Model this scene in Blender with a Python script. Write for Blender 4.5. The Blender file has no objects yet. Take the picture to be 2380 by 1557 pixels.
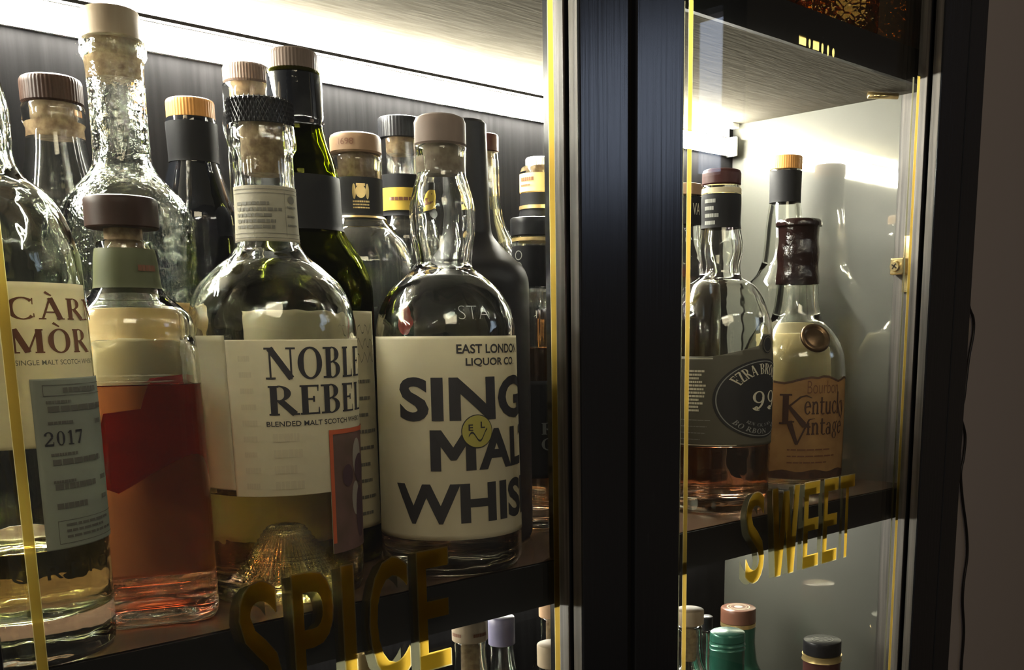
import bpy, bmesh, math, random
from mathutils import Matrix, Vector
PI = math.pi
SC = bpy.context.scene
COL = SC.collection

# ------------------------------------------------------------------ camera, world, light, exposure
W, H = 2380, 1557
FPX, PX, PY = 2397.07, 1353.56, 1227.60
RX, RY, RZ = .187192, .773227, .0072859
CAMPOS = Vector((0, -.5, .15128))
def cam_matrix():
    c, s = math.cos, math.sin
    Rz = Matrix(((c(RY), -s(RY), 0), (s(RY), c(RY), 0), (0, 0, 1)))
    Rx = Matrix(((1, 0, 0), (0, c(RX), -s(RX)), (0, s(RX), c(RX))))
    Rr = Matrix(((c(RZ), 0, -s(RZ)), (0, 1, 0), (s(RZ), 0, c(RZ))))
    M = Rr @ Rx @ Rz
    right, fwd, up = Vector(M[0]), Vector(M[1]), Vector(M[2])
    return Matrix((right, up, -fwd)).transposed()
cd = bpy.data.cameras.new('camera'); cam = bpy.data.objects.new('camera', cd); COL.objects.link(cam)
cam.matrix_world = Matrix.Translation(CAMPOS) @ cam_matrix().to_4x4()
cd.sensor_fit = 'HORIZONTAL'; cd.sensor_width = 36; cd.lens = FPX / W * 36
cd.shift_x = (W / 2 - PX) / W; cd.shift_y = (PY - H / 2) / W
cd.clip_start = .01; cd.clip_end = 50
SC.camera = cam

wd = bpy.data.worlds.new('world'); SC.world = wd; wd.use_nodes = True
wd.node_tree.nodes['Background'].inputs[0].default_value = (.9, .8, .68, 1)
wd.node_tree.nodes['Background'].inputs[1].default_value = .012

def area(name, loc, target, size, power, color):
    l = bpy.data.lights.new(name, 'AREA'); l.shape = 'RECTANGLE'; l.size, l.size_y = size
    l.energy = power; l.color = color
    o = bpy.data.objects.new(name, l); COL.objects.link(o); o.location = loc
    o.rotation_euler = (Vector(target) - Vector(loc)).to_track_quat('-Z', 'Y').to_euler()
    return o
area('room_fill', (-.6, -1.9, 1.25), (.35, 0, .1), (.9, .5), 2.6, (1, .84, .62))  # unseen warm fill for the room light, added to lift labels and wall
STRIP = 60.0          # radiance of the LED strips

SC.view_settings.view_transform = 'Standard'; SC.view_settings.look = 'None'
SC.view_settings.exposure = 2.3; SC.view_settings.gamma = 1; SC.view_settings.use_curve_mapping = False
cy = SC.cycles
cy.max_bounces = 20; cy.transmission_bounces = 18; cy.glossy_bounces = 6; cy.diffuse_bounces = 3
cy.transparent_max_bounces = 16; cy.sample_clamp_indirect = 0; cy.blur_glossy = .6
cy.caustics_refractive = True; cy.caustics_reflective = True
cy.use_adaptive_sampling = True; cy.adaptive_threshold = .02

# ------------------------------------------------------------------ materials
MATS = {}
def nt(name):
    m = bpy.data.materials.new(name); m.use_nodes = True; MATS[name] = m
    n = m.node_tree; n.nodes.clear()
    out = n.nodes.new('ShaderNodeOutputMaterial')
    return m, n, out
def rgb(c): return (*c, 1) if len(c) == 3 else c
def srgb(r, g, b):
    f = lambda v: (v / 255 / 12.92) if v / 255 <= .04045 else ((v / 255 + .055) / 1.055) ** 2.4
    return (f(r), f(g), f(b))
def pbr(name, col, rough=.5, metal=0, spec=.5, bump=None, vary=None, coat=0):
    m, n, out = nt(name)
    p = n.nodes.new('ShaderNodeBsdfPrincipled')
    p.inputs['Base Color'].default_value = rgb(col); p.inputs['Roughness'].default_value = rough
    p.inputs['Metallic'].default_value = metal; p.inputs['Specular IOR Level'].default_value = spec
    p.inputs['Coat Weight'].default_value = coat
    n.links.new(p.outputs[0], out.inputs[0])
    if bump or vary:
        tc = n.nodes.new('ShaderNodeTexCoord'); mp = n.nodes.new('ShaderNodeMapping')
        n.links.new(tc.outputs['Object'], mp.inputs[0])
        sc, st, dist = (bump or (vary[0], 0, 0))
        mp.inputs['Scale'].default_value = sc if isinstance(sc, tuple) else (sc, sc, sc)
        no = n.nodes.new('ShaderNodeTexNoise'); no.inputs['Scale'].default_value = 1; no.inputs['Detail'].default_value = 5
        n.links.new(mp.outputs[0], no.inputs['Vector'])
        if bump:
            b = n.nodes.new('ShaderNodeBump'); b.inputs['Strength'].default_value = st; b.inputs['Distance'].default_value = dist
            n.links.new(no.outputs[0], b.inputs['Height']); n.links.new(b.outputs[0], p.inputs['Normal'])
        if vary:
            r = n.nodes.new('ShaderNodeValToRGB')
            r.color_ramp.elements[0].position = .35; r.color_ramp.elements[1].position = .68
            r.color_ramp.elements[0].color = rgb(col); r.color_ramp.elements[1].color = rgb(vary[1])
            n.links.new(no.outputs[0], r.inputs[0]); n.links.new(r.outputs[0], p.inputs['Base Color'])
    return m
def glass(name, col=(1, 1, 1), ior=1.5, rough=0, bump=None):
    m, n, out = nt(name)
    g = n.nodes.new('ShaderNodeBsdfGlass'); g.inputs['Color'].default_value = rgb(col)
    g.inputs['IOR'].default_value = ior; g.inputs['Roughness'].default_value = rough
    n.links.new(g.outputs[0], out.inputs[0])
    if bump:
        tc = n.nodes.new('ShaderNodeTexCoord'); no = n.nodes.new('ShaderNodeTexNoise' if bump[0] == 'n' else 'ShaderNodeTexVoronoi')
        no.inputs['Scale'].default_value = bump[1]
        n.links.new(tc.outputs['Object'], no.inputs['Vector'])
        b = n.nodes.new('ShaderNodeBump'); b.inputs['Strength'].default_value = bump[2]; b.inputs['Distance'].default_value = bump[3]
        n.links.new(no.outputs[0], b.inputs['Height']); n.links.new(b.outputs[0], g.inputs['Normal'])
    return m
def liquid(name, col, dens):
    m, n, out = nt(name)
    g = n.nodes.new('ShaderNodeBsdfGlass'); g.inputs['IOR'].default_value = 1.36; g.inputs['Roughness'].default_value = 0
    g.inputs['Color'].default_value = (1, 1, 1, 1)
    v = n.nodes.new('ShaderNodeVolumeAbsorption'); v.inputs['Color'].default_value = rgb(col); v.inputs['Density'].default_value = dens
    n.links.new(g.outputs[0], out.inputs[0]); n.links.new(v.outputs[0], out.inputs['Volume'])
    return m
def paper(name, col, trans=.45, rough=.6, vary=None):
    m, n, out = nt(name)
    d = n.nodes.new('ShaderNodeBsdfDiffuse'); t = n.nodes.new('ShaderNodeBsdfTranslucent'); gl = n.nodes.new('ShaderNodeBsdfGlossy')
    gl.inputs['Roughness'].default_value = rough; gl.inputs['Color'].default_value = (1, 1, 1, 1)
    mx = n.nodes.new('ShaderNodeMixShader'); mx.inputs[0].default_value = trans
    m2 = n.nodes.new('ShaderNodeMixShader'); m2.inputs[0].default_value = .03
    for q in (d, t): q.inputs['Color'].default_value = rgb(col)
    if vary:
        tc = n.nodes.new('ShaderNodeTexCoord'); no = n.nodes.new('ShaderNodeTexNoise'); no.inputs['Scale'].default_value = vary[0]; no.inputs['Detail'].default_value = 6
        mp = n.nodes.new('ShaderNodeMapping'); n.links.new(tc.outputs['Object'], mp.inputs[0]); n.links.new(mp.outputs[0], no.inputs['Vector'])
        if len(vary) > 2: mp.inputs['Scale'].default_value = vary[2]
        r = n.nodes.new('ShaderNodeValToRGB'); r.color_ramp.elements[0].position = .35; r.color_ramp.elements[1].position = .7
        r.color_ramp.elements[0].color = rgb(col); r.color_ramp.elements[1].color = rgb(vary[1])
        n.links.new(no.outputs[0], r.inputs[0])
        for q in (d, t): n.links.new(r.outputs[0], q.inputs['Color'])
    n.links.new(d.outputs[0], mx.inputs[1]); n.links.new(t.outputs[0], mx.inputs[2])
    n.links.new(mx.outputs[0], m2.inputs[1]); n.links.new(gl.outputs[0], m2.inputs[2]); n.links.new(m2.outputs[0], out.inputs[0])
    return m
def emit(name, col, s):
    m, n, out = nt(name); e = n.nodes.new('ShaderNodeEmission'); e.inputs[0].default_value = rgb(col); e.inputs[1].default_value = s
    n.links.new(e.outputs[0], out.inputs[0]); return m
def pane_mat(name):
    m, n, out = nt(name)
    t = n.nodes.new('ShaderNodeBsdfTransparent'); t.inputs[0].default_value = (.97, .98, .96, 1)
    g = n.nodes.new('ShaderNodeBsdfGlossy'); g.inputs['Roughness'].default_value = .0
    geo = n.nodes.new('ShaderNodeNewGeometry'); dt = n.nodes.new('ShaderNodeVectorMath'); dt.operation = 'DOT_PRODUCT'
    n.links.new(geo.outputs['Incoming'], dt.inputs[0]); n.links.new(geo.outputs['Normal'], dt.inputs[1])
    def mth(op, a, b=None):
        q = n.nodes.new('ShaderNodeMath'); q.operation = op
        for i, v in enumerate((a, b)):
            if v is None: continue
            if isinstance(v, (int, float)): q.inputs[i].default_value = v
            else: n.links.new(v, q.inputs[i])
        return q.outputs[0]
    c = mth('SUBTRACT', 1.0, mth('ABSOLUTE', dt.outputs['Value']))
    f = mth('ADD', mth('MULTIPLY', mth('POWER', c, 5.0), .96), .035)      # grazing-angle reflectance of thin glass
    mx = n.nodes.new('ShaderNodeMixShader')
    n.links.new(f, mx.inputs[0]); n.links.new(t.outputs[0], mx.inputs[1]); n.links.new(g.outputs[0], mx.inputs[2])
    n.links.new(mx.outputs[0], out.inputs[0]); return m

def vinyl(name, col, clear=.55):
    m, n, out = nt(name)
    t = n.nodes.new('ShaderNodeBsdfTranslucent'); t.inputs[0].default_value = rgb(col)
    g = n.nodes.new('ShaderNodeBsdfGlossy'); g.inputs['Color'].default_value = rgb(tuple(c * .22 for c in col)); g.inputs['Roughness'].default_value = .3
    mx = n.nodes.new('ShaderNodeMixShader'); mx.inputs[0].default_value = .4
    n.links.new(t.outputs[0], mx.inputs[1]); n.links.new(g.outputs[0], mx.inputs[2])
    tr = n.nodes.new('ShaderNodeBsdfTransparent'); tr.inputs[0].default_value = rgb(tuple(min(1, c * .8) for c in col))
    m2 = n.nodes.new('ShaderNodeMixShader'); m2.inputs[0].default_value = clear
    n.links.new(mx.outputs[0], m2.inputs[1]); n.links.new(tr.outputs[0], m2.inputs[2]); n.links.new(m2.outputs[0], out.inputs[0]); return m
M = {}
M['black_wood'] = pbr('black_painted_wood', (.012, .013, .016), .20, bump=((260, 260, 6), .25, .0006))
M['black_edge'] = pbr('black_edge_paint', (.008, .0075, .007), .6, spec=.12)
M['back_wood'] = pbr('dark_back_board', (.0065, .0062, .0068), .7, spec=.05, vary=((330, 330, 9), (.0115, .011, .012)), bump=((260, 260, 8), .3, .0005))
M['ceil_wood'] = pbr('pale_underside_board', (.060, .055, .045), .8, spec=0, vary=((14, 120, 60), (.078, .072, .060)), bump=((40, 300, 60), .5, .0008))
M['shelf_wood'] = pbr('brown_shelf_top', (.085, .048, .03), .22, vary=((8, 90, 60), (.14, .085, .05)), spec=.6)
M['grain_wood'] = pbr('bare_grained_wood', (.030, .025, .021), .6, vary=((260, 260, 9), (.12, .105, .09)), bump=((240, 240, 6), .5, .0008))
M['side_panel'] = None
def side_mat():
    m, n, out = nt('polished_grey_panel')
    a = n.nodes.new('ShaderNodeBsdfPrincipled'); a.inputs['Base Color'].default_value = (.10, .10, .082, 1); a.inputs['Roughness'].default_value = .6
    g = n.nodes.new('ShaderNodeBsdfGlossy'); g.inputs['Color'].default_value = (.42, .41, .34, 1); g.inputs['Roughness'].default_value = .035
    mx = n.nodes.new('ShaderNodeMixShader'); mx.inputs[0].default_value = .34
    tc = n.nodes.new('ShaderNodeTexCoord'); mp = n.nodes.new('ShaderNodeMapping'); mp.inputs['Scale'].default_value = (60, 60, 10)
    no = n.nodes.new('ShaderNodeTexNoise'); no.inputs['Scale'].default_value = 1; no.inputs['Detail'].default_value = 4
    b = n.nodes.new('ShaderNodeBump'); b.inputs['Strength'].default_value = .06; b.inputs['Distance'].default_value = .001
    n.links.new(tc.outputs['Object'], mp.inputs[0]); n.links.new(mp.outputs[0], no.inputs['Vector']); n.links.new(no.outputs[0], b.inputs['Height'])
    n.links.new(b.outputs[0], g.inputs['Normal'])
    n.links.new(a.outputs[0], mx.inputs[1]); n.links.new(g.outputs[0], mx.inputs[2]); n.links.new(mx.outputs[0], out.inputs[0]); return m
M['side_panel'] = side_mat()
M['wall_paint'] = pbr('dark_taupe_wall_paint', (.38, .325, .285), .8, bump=(60, .1, .001))
M['floor_wood'] = pbr('dark_floor', (.05, .035, .025), .5, vary=((3, 30, 1), (.09, .06, .04)))
M['strip_on'] = emit('led_diffuser', (1, .96, .86), STRIP)
M['strip_low'] = emit('led_diffuser_lower', (1, .96, .86), STRIP * .28)
M['alu'] = pbr('brushed_aluminium', (.75, .75, .72), .35, metal=.9)
M['pane'] = pane_mat('door_glass')
M['gold_film'] = vinyl('gold_vinyl', (.66, .50, .17))
M['gold_letter'] = vinyl('gold_letter_vinyl', (.95, .68, .14), .15)
M['gold_pale'] = vinyl('pale_gold_outline', (.85, .74, .38), .3)
M['gold_reflection'] = vinyl('olive_painted_reflection', (.24, .235, .15))  # double image of the gold in the glass, painted as an olive film
M['brass'] = pbr('brass', (.80, .62, .30), .25, metal=1)
M['cable'] = pbr('black_cable', (.006, .005, .005), .5)
M['white_clip'] = pbr('clear_white_clip', (.8, .8, .78), .3)
M['glass'] = glass('clear_glass', (.985, .99, .975))
M['glass_lumpy'] = glass('lumpy_clear_glass', (.985, .99, .975), bump=('n', 34, .4, .0022))
M['glass_bub'] = glass('bubbled_clear_glass', (.96, .975, .94), bump=('n', 230, .5, .0014))
M['glass_wavy'] = glass('wavy_clear_glass', (.985, .99, .975), bump=('n', 38, .6, .0020))
M['glass_green'] = glass('dark_green_glass', (.30, .33, .07), bump=('n', 40, .4, .002))
M['glass_tint'] = glass('pale_green_base_glass', (.972, .985, .95), bump=('n', 40, .6, .0022))
M['black_glass'] = pbr('black_bottle_glass', (.008, .009, .012), .04, spec=.8, bump=(45, .25, .0015))
M['matte_black'] = pbr('matte_black_bottle', (.010, .009, .0105), .5, spec=.3)
M['liq_red'] = liquid('dark_amber_spirit', (.93, .36, .05), 27)
M['liq_gold'] = liquid('pale_gold_spirit', (.93, .78, .28), 30)
M['liq_amber'] = liquid('amber_spirit', (.93, .56, .16), 24)
M['liq_deep'] = liquid('deep_amber_spirit', (.90, .42, .10), 16)
M['liq_straw'] = liquid('straw_spirit', (.93, .85, .42), 24)
M['cork'] = pbr('natural_cork', (.27, .195, .11), .75, spec=.15, vary=(190, (.15, .10, .055)), bump=(260, .4, .001))
M['cork_grey'] = pbr('grey_brown_cork', (.22, .175, .13), .75, spec=.15, vary=(210, (.15, .12, .09)))
M['wood_top'] = pbr('pale_wood_cap', (.36, .29, .20), .55, spec=.15, vary=((120, 120, 18), (.27, .20, .13)))
M['wood_orange'] = pbr('orange_wood_cap', (.58, .29, .085), .5, spec=.15, vary=((100, 100, 14), (.48, .22, .06)))
M['wood_tan'] = pbr('tan_wood_cap', (.33, .21, .125), .5, spec=.15, vary=((110, 110, 16), (.27, .17, .10)))
M['wood_grey'] = pbr('grey_brown_wood_cap', (.17, .125, .10), .6, spec=.15, vary=((110, 110, 16), (.135, .10, .08)))
M['wood_dark'] = pbr('dark_brown_wood_cap', (.026, .013, .009), .45, spec=.15, vary=((90, 90, 12), (.04, .021, .014)))
M['black_cap'] = pbr('black_plastic_cap', (.012, .012, .014), .35, spec=.3)
M['black_soft'] = pbr('black_satin_sleeve', (.013, .013, .0145), .6, spec=.15)
M['brown_cap'] = pbr('brown_plastic_cap', (.16, .07, .045), .3)
M['red_brown'] = pbr('red_brown_cap', (.06, .022, .02), .4, spec=.15)
M['wax'] = pbr('dark_brown_wax', (.011, .0045, .004), .14, spec=.5, bump=(75, .7, .004), coat=0)
M['green_cap'] = pbr('green_screw_cap', (.03, .13, .09), .25, metal=.3)
M['purple'] = pbr('slate_purple_capsule', (.13, .12, .19), .4)
M['gold_metal'] = pbr('gold_foil', (.78, .58, .26), .3, metal=.8)
M['green_paper'] = paper('olive_green_label', (.085, .09, .035), .15)
M['white_paper'] = paper('white_label', (.86, .79, .60), .5)
M['cream_paper'] = paper('cream_label', (.76, .68, .47), .5)
M['grey_paper'] = paper('grey_white_label', (.42, .385, .29), .4)
M['blue_paper'] = paper('blue_grey_label', (.39, .41, .325), .4)
M['back_paper'] = paper('white_back_label', (.72, .66, .48), .6)
M['tan_paper'] = paper('tan_label', (.78, .60, .30), .4)
M['yellow_paper'] = paper('yellow_band', (.85, .60, .08), .4)
M['yellow_lit'] = paper('pale_yellow_label', (.85, .78, .38), .5)
M['black_paper'] = paper('black_label', (.02, .02, .022), .1)
M['smoke_paper'] = paper('smoke_grey_label', (.15, .135, .095), .4)
M['parchment'] = paper('burnt_parchment_label', (.46, .26, .09), .4, vary=(60, (.32, .16, .05)))
M['burn'] = paper('charred_edge', (.045, .018, .010), .15, vary=(120, (.10, .045, .02)))
M['orange_ink'] = paper('orange_red_ink', (.80, .17, .06), .35)
M['red_ink'] = paper('red_ink', (.62, .04, .03), .4)
M['ink'] = paper('dark_ink', (.030, .028, .032), .05)
M['ink_brown'] = paper('brown_ink', (.16, .06, .025), .1)
M['ink_dark_brown'] = paper('dark_brown_ink', (.045, .015, .008), .05)
M['ink_grey'] = paper('grey_ink', (.15, .14, .11), .2)
M['ink_faint'] = paper('faded_tan_ink', (.76, .69, .52), .45)
M['ink_cream'] = paper('cream_ink', (.85, .78, .58), .3)
M['ink_dim'] = paper('dim_silver_ink', (.36, .36, .32), .3)
M['bronze'] = pbr('bronze_seal', (.12, .075, .04), .3, metal=.9)
M['art_brown'] = paper('brown_artwork', (.16, .10, .07), .3, vary=(45, (.26, .14, .12)))
M['art_pale'] = paper('pale_artwork', (.50, .44, .36), .35)
M['art_plum'] = paper('plum_artwork', (.10, .05, .06), .2)
M['smile_yellow'] = paper('mustard_sticker', (.62, .55, .13), .3)

# ------------------------------------------------------------------ helpers
def obj(name, bm, mat, parent=None, smooth=True):
    me = bpy.data.meshes.new(name); bm.normal_update(); bm.to_mesh(me); bm.free()
    if smooth:
        for p in me.polygons: p.use_smooth = True
    if mat is not None: me.materials.append(mat)
    o = bpy.data.objects.new(name, me); COL.objects.link(o)
    if parent is not None: o.parent = parent
    return o
def autosmooth(o, deg=40):
    me = o.data; lim = math.cos(math.radians(deg))
    bm = bmesh.new(); bm.from_mesh(me)
    for e in bm.edges:
        if len(e.link_faces) == 2 and e.link_faces[0].normal.dot(e.link_faces[1].normal) < lim: e.smooth = False
    bm.to_mesh(me); bm.free(); return o
def empty(name, loc, rz=0, label=None, cat=None, group=None):
    o = bpy.data.objects.new(name, None); COL.objects.link(o); o.location = loc; o.rotation_euler = (0, 0, rz)
    o.empty_display_size = .02
    if label: o['label'] = label
    if cat: o['category'] = cat
    if group: o['group'] = group
    return o
def add_box(bm, x0, x1, y0, y1, z0, z1, bevel=0):
    r = bmesh.ops.create_cube(bm, size=1)
    vs = r['verts']
    for v in vs:
        v.co = Vector(((x0 + x1) / 2 + v.co.x * (x1 - x0), (y0 + y1) / 2 + v.co.y * (y1 - y0), (z0 + z1) / 2 + v.co.z * (z1 - z0)))
    if bevel:
        es = list({e for v in vs for e in v.link_edges})
        bmesh.ops.bevel(bm, geom=es, offset=bevel, segments=2, profile=.5, affect='EDGES')
def box(name, mat, parent, *a, bevel=0):
    bm = bmesh.new(); add_box(bm, *a, bevel=bevel); return obj(name, bm, mat, parent, smooth=False)
def tube(name, pts, rad, mat, parent=None, seg=10):
    bm = bmesh.new(); rings = []
    for i, p in enumerate(pts):
        a = Vector(pts[max(0, i - 1)]); b = Vector(pts[min(len(pts) - 1, i + 1)]); t = (b - a).normalized()
        u = t.cross(Vector((0, 1, 0.01))).normalized(); w = t.cross(u)
        rings.append([bm.verts.new(Vector(p) + (u * math.cos(k * 2 * PI / seg) + w * math.sin(k * 2 * PI / seg)) * rad) for k in range(seg)])
    for A, B in zip(rings, rings[1:]):
        for k in range(seg): bm.faces.new((A[k], A[(k + 1) % seg], B[(k + 1) % seg], B[k]))
    bm.faces.new(rings[0][::-1]); bm.faces.new(rings[-1])
    return obj(name, bm, mat, parent)
def lathe(bm, pts, seg=64, mod=None, closed=False):
    """pts = [(r,z)...]; mod(a, r, z) -> radius"""
    rings = []
    for r, z in pts:
        if r < 1e-6: rings.append([bm.verts.new((0, 0, z))]); continue
        ring = []
        for k in range(seg):
            a = 2 * PI * k / seg; rr = mod(a, r, z) if mod else r
            ring.append(bm.verts.new((rr * math.sin(a), -rr * math.cos(a), z)))
        rings.append(ring)
    pairs = list(zip(rings, rings[1:])) + ([(rings[-1], rings[0])] if closed else [])
    for A, B in pairs:
        if len(A) == 1 and len(B) == 1: continue
        for k in range(seg):
            k2 = (k + 1) % seg
            if len(A) == 1: bm.faces.new((A[0], B[k2], B[k]))
            elif len(B) == 1: bm.faces.new((A[k], A[k2], B[0]))
            else: bm.faces.new((A[k], A[k2], B[k2], B[k]))
    bmesh.ops.recalc_face_normals(bm, faces=bm.faces)
def pchip(pts, z):
    n = len(pts)
    if z <= pts[0][0]: return pts[0][1]
    if z >= pts[-1][0]: return pts[-1][1]
    h = [pts[i + 1][0] - pts[i][0] for i in range(n - 1)]; dl = [(pts[i + 1][1] - pts[i][1]) / h[i] for i in range(n - 1)]
    m = [dl[0]] + [0 if dl[i - 1] * dl[i] <= 0 else 2 * dl[i - 1] * dl[i] / (dl[i - 1] + dl[i]) for i in range(1, n - 1)] + [dl[-1]]
    for i in range(n - 1):
        if pts[i][0] <= z <= pts[i + 1][0]:
            t = (z - pts[i][0]) / h[i]
            return ((2 * t**3 - 3 * t**2 + 1) * pts[i][1] + (t**3 - 2 * t**2 + t) * h[i] * m[i] + (-2 * t**3 + 3 * t**2) * pts[i + 1][1] + (t**3 - t**2) * h[i] * m[i + 1])

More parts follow.
